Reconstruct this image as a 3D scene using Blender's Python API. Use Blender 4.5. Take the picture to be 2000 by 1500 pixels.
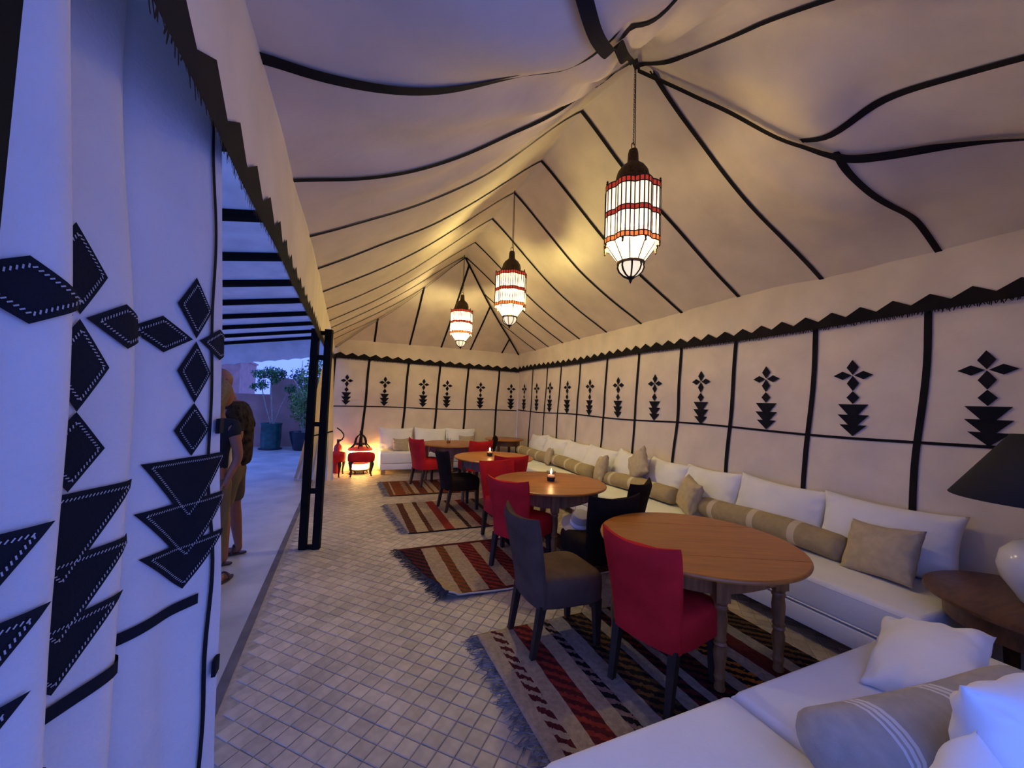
import bpy, bmesh, math, random
import numpy as np
from mathutils import Vector, Matrix, Euler, noise as mnoise

random.seed(7)
PI = math.pi
R = math.radians
for o in list(bpy.data.objects):
    bpy.data.objects.remove(o)
scene = bpy.context.scene
COL = scene.collection

# ------------------------------------------------------------------ camera
F_PX, CAM_Z = 755.0, 1.58
YAW, PITCH, ROLL = R(23.0), R(2.75), R(2.1)
fwd = Vector((math.sin(YAW) * math.cos(PITCH), math.cos(YAW) * math.cos(PITCH), math.sin(PITCH)))
rgt = Vector((math.cos(YAW), -math.sin(YAW), 0))
upv = rgt.cross(fwd)
r2 = math.cos(ROLL) * rgt + math.sin(ROLL) * upv
u2 = -math.sin(ROLL) * rgt + math.cos(ROLL) * upv
cam_data = bpy.data.cameras.new('camera')
cam = bpy.data.objects.new('camera', cam_data)
COL.objects.link(cam)
cam_data.sensor_fit = 'HORIZONTAL'
cam_data.sensor_width = 36.0
cam_data.lens = 36.0 * F_PX / 2000.0
cam_data.clip_start = 0.02
m = Matrix((r2, u2, -fwd)).transposed().to_4x4()
m.translation = Vector((0, 0, CAM_Z))
cam.matrix_world = m
scene.camera = cam

# ------------------------------------------------------------------ light
scene.view_settings.view_transform = 'Standard'
scene.view_settings.look = 'None'
scene.view_settings.exposure = 0.0
scene.view_settings.gamma = 1.0
scene.view_settings.use_curve_mapping = False

world = bpy.data.worlds.new('dusk_sky')
scene.world = world
world.use_nodes = True
wn = world.node_tree.nodes
wl = world.node_tree.links
wn.clear()
w_out = wn.new('ShaderNodeOutputWorld')
w_bg = wn.new('ShaderNodeBackground')
w_tc = wn.new('ShaderNodeTexCoord')
w_sep = wn.new('ShaderNodeSeparateXYZ')
w_ramp = wn.new('ShaderNodeValToRGB')
w_ramp.color_ramp.elements[0].position = 0.0
w_ramp.color_ramp.elements[0].color = (0.130, 0.205, 0.90, 1)
w_ramp.color_ramp.elements[1].position = 0.7
w_ramp.color_ramp.elements[1].color = (0.115, 0.225, 0.95, 1)
w_mid = w_ramp.color_ramp.elements.new(0.22)
w_mid.color = (0.125, 0.225, 0.95, 1)
wl.new(w_tc.outputs['Generated'], w_sep.inputs[0])
wl.new(w_sep.outputs['Z'], w_ramp.inputs[0])
wl.new(w_ramp.outputs[0], w_bg.inputs[0])
w_bg.inputs[1].default_value = 2.3
wl.new(w_bg.outputs[0], w_out.inputs[0])

LANTERN_W = (58.0, 340.0, 300.0)      # watts of the three hanging lanterns, near to far

# ------------------------------------------------------------------ helpers
class MB:
    def __init__(s):
        s.v = []; s.f = []
    def add(s, vs, fs):
        b = len(s.v)
        s.v += [tuple(p) for p in vs]
        s.f += [tuple(i + b for i in f) for f in fs]
        return s
    def box(s, c, d, rz=0.0, taper=1.0):
        x, y, z = d[0] / 2, d[1] / 2, d[2] / 2
        ca, sa = math.cos(rz), math.sin(rz)
        vs = []
        for sz in (-1, 1):
            k = taper if sz < 0 else 1.0
            for sx, sy in ((-1, -1), (1, -1), (1, 1), (-1, 1)):
                a, b = sx * x * k, sy * y * k
                vs.append((c[0] + a * ca - b * sa, c[1] + a * sa + b * ca, c[2] + sz * z))
        return s.add(vs, [(3, 2, 1, 0), (4, 5, 6, 7), (0, 1, 5, 4), (1, 2, 6, 5), (2, 3, 7, 6), (3, 0, 4, 7)])
    def rbox(s, c, d, r=0.02, seg=3, rz=0.0):
        bm = bmesh.new()
        bmesh.ops.create_cube(bm, size=1.0)
        for v in bm.verts:
            v.co = Vector((v.co.x * d[0], v.co.y * d[1], v.co.z * d[2]))
        bmesh.ops.bevel(bm, geom=list(bm.edges), offset=r, segments=seg, affect='EDGES', profile=0.5)
        ro = Matrix.Rotation(rz, 3, 'Z')
        bm.verts.index_update()
        vs = [ro @ v.co + Vector(c) for v in bm.verts]
        fs = [[v.index for v in f.verts] for f in bm.faces]
        bm.free()
        return s.add(vs, fs)
    def loft(s, loops, cap=True, close=True):
        n = len(loops[0])
        vs = [p for l in loops for p in l]
        fs = []
        for i in range(len(loops) - 1):
            for j in range(n if close else n - 1):
                a, b = i * n + j, i * n + (j + 1) % n
                fs.append((a, b, b + n, a + n))
        if cap:
            fs.append(tuple(range(n - 1, -1, -1)))
            k = (len(loops) - 1) * n
            fs.append(tuple(range(k, k + n)))
        return s.add(vs, fs)
    def lathe(s, prof, n=20, c=(0, 0, 0), lob=None, cap=True):
        loops = []
        for r, z in prof:
            lp = []
            for i in range(n):
                a = 2 * PI * i / n
                k = lob(a) if lob else 1.0
                lp.append((c[0] + r * k * math.cos(a), c[1] + r * k * math.sin(a), c[2] + z))
            loops.append(lp)
        return s.loft(loops, cap)
    def tube(s, path, rad, n=8, cap=True, flat=1.0):
        path = [Vector(p) for p in path]
        if not isinstance(rad, (list, tuple)):
            rad = [rad] * len(path)
        loops = []
        ref = Vector((0, 0, 1))
        for i, p in enumerate(path):
            t = (path[min(i + 1, len(path) - 1)] - path[max(i - 1, 0)]).normalized()
            if abs(t.dot(ref)) > 0.95:
                ref = Vector((1, 0, 0)) if abs(t.x) < 0.9 else Vector((0, 1, 0))
            a = t.cross(ref).normalized()
            b = a.cross(t).normalized()
            ref = b
            loops.append([p + (a * math.cos(2 * PI * k / n) + b * math.sin(2 * PI * k / n) * flat) * rad[i] for k in range(n)])
        return s.loft(loops, cap)
    def grid(s, fn, nu, nv):
        vs = [fn(i / nu, j / nv) for j in range(nv + 1) for i in range(nu + 1)]
        fs = []
        w = nu + 1
        for j in range(nv):
            for i in range(nu):
                a = j * w + i
                fs.append((a, a + 1, a + 1 + w, a + w))
        return s.add(vs, fs)
    def mesh(s, name, mat=None, smooth=True, ang=0.7):
        me = bpy.data.meshes.new(name)
        me.from_pydata([tuple(v) for v in s.v], [], s.f)
        me.validate()
        if smooth:
            me.shade_smooth()
            if ang:
                me.set_sharp_from_angle(angle=ang)
        if mat:
            me.materials.append(mat)
        return me
    def obj(s, name, mat=None, parent=None, smooth=True, ang=0.7, solid=0.0, kind=None, label=None, fixn=True):
        me = s.mesh(name, mat, smooth, ang)
        if fixn:
            bm = bmesh.new(); bm.from_mesh(me)
            bmesh.ops.recalc_face_normals(bm, faces=list(bm.faces))
            bm.to_mesh(me); bm.free()
        return link(name, me, parent, solid, kind, label)

def link(name, me, parent=None, solid=0.0, kind=None, label=None):
    o = bpy.data.objects.new(name, me)
    COL.objects.link(o)
    if parent is not None:
        o.parent = parent
    if solid:
        md = o.modifiers.new('thickness', 'SOLIDIFY')
        md.thickness = solid
        md.offset = 0
    if kind:
        o['kind'] = kind
    if label:
        o['label'] = label
    return o

def tag(o, label, cat, group=None, kind=None):
    o['label'] = label
    o['category'] = cat
    if group: o['group'] = group
    if kind: o['kind'] = kind
    return o

def thing(name, label, cat, loc=(0, 0, 0), rz=0.0, group=None, rot=None):
    o = bpy.data.objects.new(name, None)
    COL.objects.link(o)
    o.location = loc
    o.rotation_euler = rot if rot else (0, 0, rz)
    o.empty_display_size = 0.1
    return tag(o, label, cat, group)

def copy_tree(o, parent=None):
    c = o.copy()
    COL.objects.link(c)
    if parent is not None:
        c.parent = parent
    for ch in list(o.children):
        copy_tree(ch, c)
    return c

def lerp(a, b, t): return a + (b - a) * t
def smooth01(t):
    t = max(0.0, min(1.0, t)); return t * t * (3 - 2 * t)
def nz(x, y, z=0.0): return mnoise.noise(Vector((x, y, z)))

# ------------------------------------------------------------------ materials
MATS = {}
def mat(name, col, rough=0.7, metal=0.0, var=0.12, vscale=6.0, bump=0.0, bscale=60.0, stretch=(1, 1, 1),
        emit=None, estr=0.0, spec=0.5, sheen=0.0, col2=None, transl=0.0):
    mt = bpy.data.materials.new(name)
    mt.use_nodes = True
    nt = mt.node_tree; N = nt.nodes; Lk = nt.links
    p = N['Principled BSDF']
    tc = N.new('ShaderNodeTexCoord'); mp = N.new('ShaderNodeMapping')
    mp.inputs['Scale'].default_value = stretch
    Lk.new(tc.outputs['Object'], mp.inputs[0])
    no = N.new('ShaderNodeTexNoise'); no.inputs['Scale'].default_value = vscale; no.inputs['Detail'].default_value = 5
    Lk.new(mp.outputs[0], no.inputs['Vector'])
    mx = N.new('ShaderNodeMix'); mx.data_type = 'RGBA'
    c2 = col2 if col2 else tuple(c * (1 - 2 * var) for c in col)
    c1 = col if col2 else tuple(min(1, c * (1 + var)) for c in col)
    mx.inputs[6].default_value = (*c2, 1); mx.inputs[7].default_value = (*c1, 1)
    rg = N.new('ShaderNodeMapRange'); rg.inputs[1].default_value = 0.3; rg.inputs[2].default_value = 0.7
    Lk.new(no.outputs[0], rg.inputs[0]); Lk.new(rg.outputs[0], mx.inputs[0])
    Lk.new(mx.outputs[2], p.inputs['Base Color'])
    p.inputs['Roughness'].default_value = rough
    p.inputs['Metallic'].default_value = metal
    p.inputs['Specular IOR Level'].default_value = spec
    if sheen:
        p.inputs['Sheen Weight'].default_value = sheen
    if bump:
        n2 = N.new('ShaderNodeTexNoise'); n2.inputs['Scale'].default_value = bscale; n2.inputs['Detail'].default_value = 4
        Lk.new(mp.outputs[0], n2.inputs['Vector'])
        b = N.new('ShaderNodeBump'); b.inputs['Strength'].default_value = bump; b.inputs['Distance'].default_value = 0.01
        Lk.new(n2.outputs[0], b.inputs['Height']); Lk.new(b.outputs[0], p.inputs['Normal'])
    if emit:
        p.inputs['Emission Color'].default_value = (*emit, 1); p.inputs['Emission Strength'].default_value = estr
    MATS[name] = mt
    return mt

def add_translucency(mt, w):
    nt = mt.node_tree; N = nt.nodes; Lk = nt.links
    p = N['Principled BSDF']; out = N['Material Output']
    tr_ = N.new('ShaderNodeBsdfTranslucent'); mx = N.new('ShaderNodeMixShader'); mx.inputs[0].default_value = w
    Lk.new(p.inputs['Base Color'].links[0].from_socket, tr_.inputs['Color'])
    Lk.new(p.outputs[0], mx.inputs[1]); Lk.new(tr_.outputs[0], mx.inputs[2]); Lk.new(mx.outputs[0], out.inputs['Surface'])
canvas = mat('cream_canvas', (0.76, 0.645, 0.49), 0.95, var=0.05, vscale=3.0, bump=0.5, bscale=7.0, spec=0.1)
curtain_m = mat('curtain_canvas', (0.66, 0.61, 0.55), 0.95, var=0.04, vscale=5.0, bump=0.2, bscale=120.0, spec=0.1)
tape_m = mat('black_tape', (0.014, 0.012, 0.012), 0.95, var=0.1, spec=0.15)
appl_m = mat('black_applique', (0.012, 0.012, 0.016), 0.95, var=0.1, bump=0.2, bscale=300, spec=0.15)
stitch_m = mat('grey_stitching', (0.42, 0.40, 0.38), 0.9, var=0.1)
fringe_m = mat('dark_fringe', (0.022, 0.017, 0.014), 0.95, var=0.2, spec=0.1)
iron_m = mat('black_iron', (0.007, 0.007, 0.007), 0.85, var=0.1, spec=0.1)
awning_m = mat('awning_canvas', (0.78, 0.77, 0.75), 0.95, var=0.08, vscale=4.0, bump=0.2, bscale=8, spec=0.1)
add_translucency(awning_m, 0.16)
white_m = mat('white_upholstery', (0.80, 0.78, 0.75), 0.9, var=0.03, vscale=3.0, bump=0.12, bscale=40.0, spec=0.15)
pillow_m = mat('white_cotton', (0.82, 0.79, 0.75), 0.9, var=0.03, vscale=4.0, bump=0.7, bscale=8.0, spec=0.15)
beige_m = mat('beige_linen', (0.47, 0.375, 0.25), 0.95, var=0.06, vscale=20.0, bump=0.3, bscale=180.0, spec=0.1)
red_m = mat('red_velvet', (0.56, 0.020, 0.024), 0.8, var=0.12, vscale=5.0, sheen=0.0, spec=0.08)
dark_m = mat('charcoal_velvet', (0.022, 0.014, 0.011), 0.95, var=0.15, vscale=5.0, sheen=0.0, spec=0.05)
taupe_m = mat('taupe_velvet', (0.105, 0.066, 0.046), 0.95, var=0.15, vscale=5.0, sheen=0.0, spec=0.05)
legs_m = mat('dark_chair_wood', (0.040, 0.024, 0.015), 0.6, var=0.2, spec=0.2)
wood_m = mat('honey_pine', (0.44, 0.165, 0.024), 0.36, var=0.2, vscale=3.0, stretch=(1.2, 14, 6), col2=(0.31, 0.104, 0.015), bump=0.04, bscale=10)
woodleg_m = mat('turned_pine', (0.33, 0.150, 0.050), 0.45, var=0.2, vscale=4.0, stretch=(8, 8, 1))
darkwood_m = mat('brown_stained_wood', (0.11, 0.045, 0.020), 0.4, var=0.2, vscale=4.0, stretch=(2, 10, 4))
brass_m = mat('aged_brass', (0.085, 0.052, 0.022), 0.5, metal=0.6, var=0.3, vscale=60.0, bump=0.6, bscale=130.0)
came_m = mat('lead_came', (0.015, 0.012, 0.010), 0.5, metal=0.5)
grout_m = mat('floor_grout', (0.36, 0.29, 0.21), 0.9, var=0.15, vscale=20)
terrace_m = mat('terrace_concrete', (0.42, 0.38, 0.34), 0.42, var=0.14, vscale=2.2, bump=0.05, bscale=12)
joint_m = mat('dark_joint', (0.12, 0.10, 0.10), 0.8, var=0.2)
terracotta_m = mat('pink_render', (0.36, 0.19, 0.155), 0.95, var=0.1, vscale=2.5, bump=0.2, bscale=30)
lampshade_m = mat('black_shade', (0.012, 0.011, 0.014), 0.9, var=0.1)
ceramic_m = mat('glazed_ceramic', (0.66, 0.62, 0.55), 0.18, var=0.06, vscale=3.0)
greenglaze_m = mat('green_glazed_pot', (0.010, 0.075, 0.070), 0.25, var=0.25, vscale=8)
darkpot_m = mat('dark_glazed_pot', (0.010, 0.018, 0.030), 0.3, var=0.2)
soil_m = mat('soil', (0.05, 0.035, 0.025), 1.0)
bark_m = mat('pale_bark', (0.34, 0.29, 0.23), 0.9, var=0.2, vscale=20)
leaf_m = mat('green_leaves', (0.05, 0.17, 0.045), 0.6, var=0.4, vscale=3.0)
leaf2_m = mat('light_green_leaves', (0.13, 0.25, 0.045), 0.6, var=0.4, vscale=3.0)
leaf3_m = mat('dark_olive_leaves', (0.05, 0.115, 0.06), 0.6, var=0.4, vscale=3.0)
skin_m = mat('skin', (0.27, 0.10, 0.05), 0.55, var=0.06)
hair_m = mat('light_brown_hair', (0.17, 0.10, 0.045), 0.6, var=0.25, vscale=30, stretch=(6, 6, 1))
shirt_m = mat('dark_patterned_shirt', (0.008, 0.007, 0.007), 0.95, col2=(0.060, 0.042, 0.026), spec=0.05, vscale=22, var=0.2)
short_m = mat('khaki_cotton', (0.12, 0.080, 0.040), 0.95, var=0.12)
blacktop_m = mat('black_jersey', (0.008, 0.008, 0.010), 0.95)
sandal_m = mat('brown_leather', (0.045, 0.022, 0.015), 0.6)
bag_m = mat('pale_cloth_bag', (0.55, 0.50, 0.45), 0.9)
wax_m = mat('candle_wax', (0.85, 0.55, 0.40), 0.5, emit=(1.0, 0.42, 0.16), estr=0.5)
flame_m = mat('candle_flame', (1, 0.8, 0.4), 0.5, emit=(1.0, 0.72, 0.36), estr=30.0)
hat_m = mat('pale_grey_straw', (0.36, 0.32, 0.29), 0.9, var=0.05, vscale=60, stretch=(1, 1, 8))
hatband_m = mat('white_ribbon', (0.82, 0.80, 0.78), 0.8)
red_paint_m = mat('red_enamel', (0.42, 0.018, 0.012), 0.3)
rubber_m = mat('black_rubber', (0.012, 0.012, 0.012), 0.6)
mattcloth_m = mat('black_cloth', (0.010, 0.010, 0.012), 0.95)
footwood_m = mat('pale_wood_block', (0.40, 0.26, 0.12), 0.6, var=0.15)

def glassmat(name, col, rough=0.05, emit=None, estr=0.0, trans=1.0):
    mt = mat(name, col, rough, emit=emit, estr=estr, var=0.02)
    p = mt.node_tree.nodes['Principled BSDF']
    p.inputs['Transmission Weight'].default_value = trans
    p.inputs['IOR'].default_value = 1.3
    return mt
cup_m = glassmat('votive_glass', (0.75, 0.62, 0.58), 0.15)
clearglass_m = glassmat('clear_glass', (0.95, 0.95, 0.95), 0.03)

def panemat(name, col, estr, clear=0.0):
    mt = mat(name, col, 0.35, emit=col, estr=estr, var=0.02)
    if clear:
        nt = mt.node_tree; N = nt.nodes; Lk = nt.links
        p = N['Principled BSDF']; out = N['Material Output']
        tr_ = N.new('ShaderNodeBsdfTransparent'); mx = N.new('ShaderNodeMixShader'); mx.inputs[0].default_value = clear
        Lk.new(p.outputs[0], mx.inputs[1]); Lk.new(tr_.outputs[0], mx.inputs[2]); Lk.new(mx.outputs[0], out.inputs['Surface'])
    return mt

# tiles: colour differs from tile to tile
tile_m = mat('stone_tile', (0.50, 0.40, 0.285), 0.55, var=0.09, vscale=16.0, bump=0.12, bscale=40.0)
def tile_variation(mt):
    nt = mt.node_tree; N = nt.nodes; Lk = nt.links
    p = N['Principled BSDF']
    src = p.inputs['Base Color'].links[0].from_socket
    oi = N.new('ShaderNodeObjectInfo'); ge = N.new('ShaderNodeNewGeometry')
    ad = N.new('ShaderNodeMath'); ad.operation = 'ADD'
    fr = N.new('ShaderNodeMath'); fr.operation = 'FRACT'
    Lk.new(oi.outputs['Random'], ad.inputs[0]); Lk.new(ge.outputs['Random Per Island'], ad.inputs[1]); Lk.new(ad.outputs[0], fr.inputs[0])
    rp = N.new('ShaderNodeMapRange'); rp.inputs[3].default_value = 0.80; rp.inputs[4].default_value = 1.10
    Lk.new(fr.outputs[0], rp.inputs[0])
    # broad worn areas over the floor, in world metres
    no = N.new('ShaderNodeTexNoise'); no.inputs['Scale'].default_value = 1.3; no.inputs['Detail'].default_value = 3
    Lk.new(ge.outputs['Position'], no.inputs['Vector'])
    r2_ = N.new('ShaderNodeMapRange'); r2_.inputs[1].default_value = 0.3; r2_.inputs[2].default_value = 0.7
    r2_.inputs[3].default_value = 0.82; r2_.inputs[4].default_value = 1.12
    Lk.new(no.outputs[0], r2_.inputs[0])
    mu = N.new('ShaderNodeMath'); mu.operation = 'MULTIPLY'
    Lk.new(rp.outputs[0], mu.inputs[0]); Lk.new(r2_.outputs[0], mu.inputs[1])
    hs = N.new('ShaderNodeHueSaturation')
    Lk.new(mu.outputs[0], hs.inputs['Value']); Lk.new(src, hs.inputs['Color'])
    Lk.new(hs.outputs[0], p.inputs['Base Color'])
tile_variation(tile_m)

def rug_material(name, length, stripes, border=None, width=1.2):
    """stripes: list of (start_m, colour, pattern_colour or None)"""
    mt = mat(name, (0.5, 0.4, 0.3), 0.97, var=0.0, bump=0.4, bscale=160.0, spec=0.05)
    nt = mt.node_tree; N = nt.nodes; Lk = nt.links
    p = N['Principled BSDF']
    tc = N.new('ShaderNodeTexCoord'); sp = N.new('ShaderNodeSeparateXYZ')
    Lk.new(tc.outputs['Object'], sp.inputs[0])
    wob = N.new('ShaderNodeTexNoise'); wob.inputs['Scale'].default_value = 9.0
    Lk.new(tc.outputs['Object'], wob.inputs['Vector'])
    wm = N.new('ShaderNodeMath'); wm.operation = 'MULTIPLY_ADD'; wm.inputs[1].default_value = 0.02; 
    Lk.new(wob.outputs[0], wm.inputs[0]); Lk.new(sp.outputs['X'], wm.inputs[2])
    mr = N.new('ShaderNodeMapRange'); mr.inputs[1].default_value = 0.01; mr.inputs[2].default_value = length + 0.01
    Lk.new(wm.outputs[0], mr.inputs[0])
    ra = N.new('ShaderNodeValToRGB'); rb = N.new('ShaderNodeValToRGB')
    for rr, k in ((ra, 1), (rb, 2)):
        rr.color_ramp.interpolation = 'CONSTANT'
        el = rr.color_ramp.elements
        while len(el) > 1: el.remove(el[0])
        for i, st in enumerate(stripes):
            e = el[0] if i == 0 else el.new(min(1, st[0] / length))
            e.position = min(1, st[0] / length)
            c = st[k] if st[k] else st[1]
            e.color = (*c, 1)
        Lk.new(mr.outputs[0], rr.inputs[0])
    # woven motif inside the patterned stripes
    wv = N.new('ShaderNodeTexWave'); wv.wave_type = 'BANDS'; wv.bands_direction = 'DIAGONAL'
    wv.inputs['Scale'].default_value = 7.0; wv.inputs['Distortion'].default_value = 2.5; wv.inputs['Detail Scale'].default_value = 6.0
    Lk.new(tc.outputs['Object'], wv.inputs['Vector'])
    gt = N.new('ShaderNodeMath'); gt.operation = 'GREATER_THAN'; gt.inputs[1].default_value = 0.55
    Lk.new(wv.outputs[1], gt.inputs[0])
    mx = N.new('ShaderNodeMix'); mx.data_type = 'RGBA'
    Lk.new(gt.outputs[0], mx.inputs[0]); Lk.new(ra.outputs[0], mx.inputs[6]); Lk.new(rb.outputs[0], mx.inputs[7])
    last = mx.outputs[2]
    if border:
        ab = N.new('ShaderNodeMath'); ab.operation = 'ABSOLUTE'; Lk.new(sp.outputs['Y'], ab.inputs[0])
        g2 = N.new('ShaderNodeMath'); g2.operation = 'GREATER_THAN'; g2.inputs[1].default_value = width / 2 - 0.055
        Lk.new(ab.outputs[0], g2.inputs[0])
        m2 = N.new('ShaderNodeMix'); m2.data_type = 'RGBA'; m2.inputs[7].default_value = (*border, 1)
        Lk.new(g2.outputs[0], m2.inputs[0]); Lk.new(last, m2.inputs[6]); last = m2.outputs[2]
    # wool mottling
    no = N.new('ShaderNodeTexNoise'); no.inputs['Scale'].default_value = 35.0; no.inputs['Detail'].default_value = 4
    Lk.new(tc.outputs['Object'], no.inputs['Vector'])
    m3 = N.new('ShaderNodeMapRange'); m3.inputs[1].default_value = 0.3; m3.inputs[2].default_value = 0.7; m3.inputs[3].default_value = 0.75; m3.inputs[4].default_value = 1.15
    Lk.new(no.outputs[0], m3.inputs[0])
    hs = N.new('ShaderNodeHueSaturation'); Lk.new(m3.outputs[0], hs.inputs['Value']); Lk.new(last, hs.inputs['Color'])
    Lk.new(hs.outputs[0], p.inputs['Base Color'])
    return mt

# ------------------------------------------------------------------ the tent: dimensions
XL, XR, YN, YF, XM = -0.30, 4.00, 0.0, 9.0, 1.85
RIDGE0, RIDGE1 = 2.2, 6.75

def roof_base(x, y):
    return min(2.62 + 1.63 * (x - XL) / 2.15, 2.81 + 1.44 * (XR - x) / 2.15, 2.78 + 1.47 * y / 2.2,
               2.80 + 1.45 * (YF - y) / 2.25, 4.25)
CTRL = [(1.82,2.95,.05),(2.32,2.95,-.03),(2.88,2.95,-.02),(3.42,2.95,-.01),(4,2.95,.03),
 (1.97,2.13,-.17),(2.43,2.13,-.20),(2.9,2.13,-.20),(3.35,2.13,-.12),(4,2.13,0),
 (1.84,3.75,.03),(2.69,3.75,-.10),(4,3.75,.01),(1.84,4.51,.05),(2.2,4.51,-.01),(2.85,4.51,-.12),(4,4.51,0),
 (2.46,1.36,-.46),(2.72,1.36,-.52),(3.06,1.36,-.42),(3.64,1.36,-.07),(4,1.36,-.02),
 (-.29,2.13,.01),(-.05,2.13,-.10),(.25,2.13,-.20),(.53,2.13,-.24),(.84,2.13,-.24),(1.3,2.2,-.22),
 (-.3,2.95,.05),(.08,2.95,-.04),(.47,2.95,-.11),(.96,2.95,-.13),
 (-.29,3.75,.07),(.03,3.75,.02),(.38,3.75,-.03),(.74,3.75,-.07),(1.53,3.75,.0),
 (-.3,1.36,0),(-.17,1.36,-.11),(.01,1.36,-.22),(.23,1.36,-.33),(.45,1.36,-.39),(.64,1.36,-.41),(.85,1.36,-.40),
 (1.85,2.12,-.12),(1.85,1.79,-.14),(1.85,1.53,-.10),(1.85,1.28,-.04),(1.85,.7,0),
 (2.5,1.11,-.22),(2.5,.82,-.12),(2.5,.5,-.03),
 (2.03,2.0,-.2),(2.17,1.86,-.27),(2.32,1.71,-.33),(2.6,1.43,-.44),(2.8,1.23,-.44),(3.2,.83,-.22),(3.6,.4,-.08),
 (.86,1.19,-.56),(.64,.99,-.58),(.43,.78,-.50),(.2,.52,-.30),(1.2,1.6,-.38),(1.1,1.0,-.25),(1.1,.5,-.08),
 (-.3,.6,0),(-.3,0,0),(.6,0,0),(1.4,0,0),(1.85,0,0),(2.6,0,0),(3.3,0,0),(4,0,0),(4,.6,0),
 (1.85,5.3,.06),(2.9,5.6,-.10),(.7,5.0,-.07),(4,5.6,0),(-.3,5.2,.05),(-.3,6.5,.05),(4,6.7,0),(1.85,6.6,.0),
 (.7,6.4,-.05),(2.9,6.6,-.08),(4,8,0),(-.3,8,.04),(-.3,9,0),(4,9,0),(1,9,0),(1.85,9,0),(3,9,0),(1.85,7.9,-.05),
 (.8,7.8,-.08),(2.9,7.8,-.08)]
_C = np.array(CTRL)
_d = np.linalg.norm(_C[:, None, :2] - _C[None, :, :2], axis=2)
_n = len(_C)
_A = np.zeros((_n + 3, _n + 3))
_A[:_n, :_n] = _d ** 2 * np.log(_d + 1e-9) + np.eye(_n) * 0.02
_P = np.c_[np.ones(_n), _C[:, :2]]
_A[:_n, _n:] = _P; _A[_n:, :_n] = _P.T
_W = np.linalg.solve(_A, np.r_[_C[:, 2], 0, 0, 0])
def roof_z(x, y, fold=True):
    d = np.hypot(_C[:, 0] - x, _C[:, 1] - y)
    s = float((d ** 2 * np.log(d + 1e-9)) @ _W[:_n] + _W[_n] + _W[_n + 1] * x + _W[_n + 2] * y)
    s = max(-0.64, min(0.09, s))
    z = roof_base(x, y) + s
    if fold:
        # swags gathered towards the near apex
        dx, dy = x - 1.75, y - 2.25
        r = math.hypot(dx, dy); a = math.atan2(dy, dx)
        k = smooth01((r - 0.1) / 0.4) * smooth01((2.3 - r) / 1.3)
        if dx < 0: k *= smooth01((3.0 - y) / 0.5)
        else: k *= smooth01((2.0 - y) / 0.5) * 0.8
        edge = smooth01(min(x - XL, XR - x, y - YN) / 0.3)
        z += 0.026 * k * edge * math.sin(a * 19 + 1.5 * math.sin(a * 3) + r * 0.8)
        z += 0.008 * edge * nz(x * 2.1, y * 2.1, 3.3)
    return z

# ------------------------------------------------------------------ structure: floor
flr = MB()
flr.box((1.72, 4.3, -0.056), (4.56 + 0.0, 9.6, 0.1))
floor = flr.obj('floor', grout_m, smooth=False)
tag(floor, 'tent floor paved with small worn stone tiles set diagonally', 'floor', kind='structure')
TS = 0.0885
tiles = []
h = TS / math.sqrt(2)
for i in range(-200, 200):
    for j in range(-200, 200):
        cx, cy = (i - j) * h + 0.02, (i + j) * h + 2.037
        if -0.47 < cx < 3.9 and 0.45 < cy < 8.95:
            tiles.append((cx, cy))
tiles.sort(key=lambda t: (0 if (-0.47 < t[0] < 1.0 - 0.0 * t[1] and t[1] > 1.5) else 1, t[1]))
def tile_geo(mb, cx, cy, z0):
    s = TS / 2 - 0.0022
    rot = PI / 4 + random.uniform(-0.03, 0.03)
    tx, ty = random.uniform(-0.014, 0.014), random.uniform(-0.014, 0.014)
    vs = []
    for k, (ins, zz) in enumerate(((0, -0.010), (0, -0.0022), (0.004, 0.0))):
        for sx, sy in ((-1, -1), (1, -1), (1, 1), (-1, 1)):
            a, b = sx * (s - ins), sy * (s - ins)
            x = a * math.cos(rot) - b * math.sin(rot); y = a * math.sin(rot) + b * math.cos(rot)
            vs.append((cx + x, cy + y, z0 + zz + tx * x + ty * y))
    fs = [(8, 9, 10, 11)]
    for q in (0, 4):
        fs += [(q + k, q + (k + 1) % 4, q + 4 + (k + 1) % 4, q + 4 + k) for k in range(4)]
    mb.add(vs, fs)
variants = []
for k in range(10):
    mb = MB(); tile_geo(mb, 0, 0, 0); variants.append(mb.mesh('tile', tile_m, smooth=False))
for k, (cx, cy) in enumerate(tiles[:300]):
    o = link('tile', random.choice(variants), floor)
    o.location = (cx, cy, random.uniform(-0.002, 0.0))
    o.rotation_euler = (0, 0, random.choice((0, PI / 2, PI, -PI / 2)))
mb = MB()
for cx, cy in tiles[300:]:
    tile_geo(mb, cx, cy, random.uniform(-0.002, 0.0))
mb.obj('tile_field', tile_m, floor, smooth=False, kind='stuff', fixn=False)

terr = MB(); terr.box((-5.5605, 7, -0.05), (9.996, 40, 0.09))
terr.box((11.7, 18.6, -0.05), (24.6, 18.9, 0.09))
terrace = terr.obj('floor_terrace', terrace_m, smooth=False)
tag(terrace, 'smooth pale concrete terrace beyond the open tent side', 'floor', kind='structure')
jn = MB(); jn.box((-0.535, 4.2, -0.010), (0.052, 9.6, 0.014))
tag(jn.obj('trim_1', joint_m, smooth=False), 'dark joint strip between tiled floor and terrace', 'floor joint', kind='structure')

# ------------------------------------------------------------------ structure: roof
NX, NY = 86, 180
def roof_pt(u, v):
    x, y = lerp(XL, XR, u), lerp(YN, YF, v)
    return (x, y, roof_z(x, y))
rf = MB(); rf.grid(roof_pt, NX, NY)
ceiling = rf.obj('ceiling', canvas, ang=None, fixn=False)
tag(ceiling, 'peaked cream canvas tent roof hanging in swags with black seams', 'tent roof', kind='structure')

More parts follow.
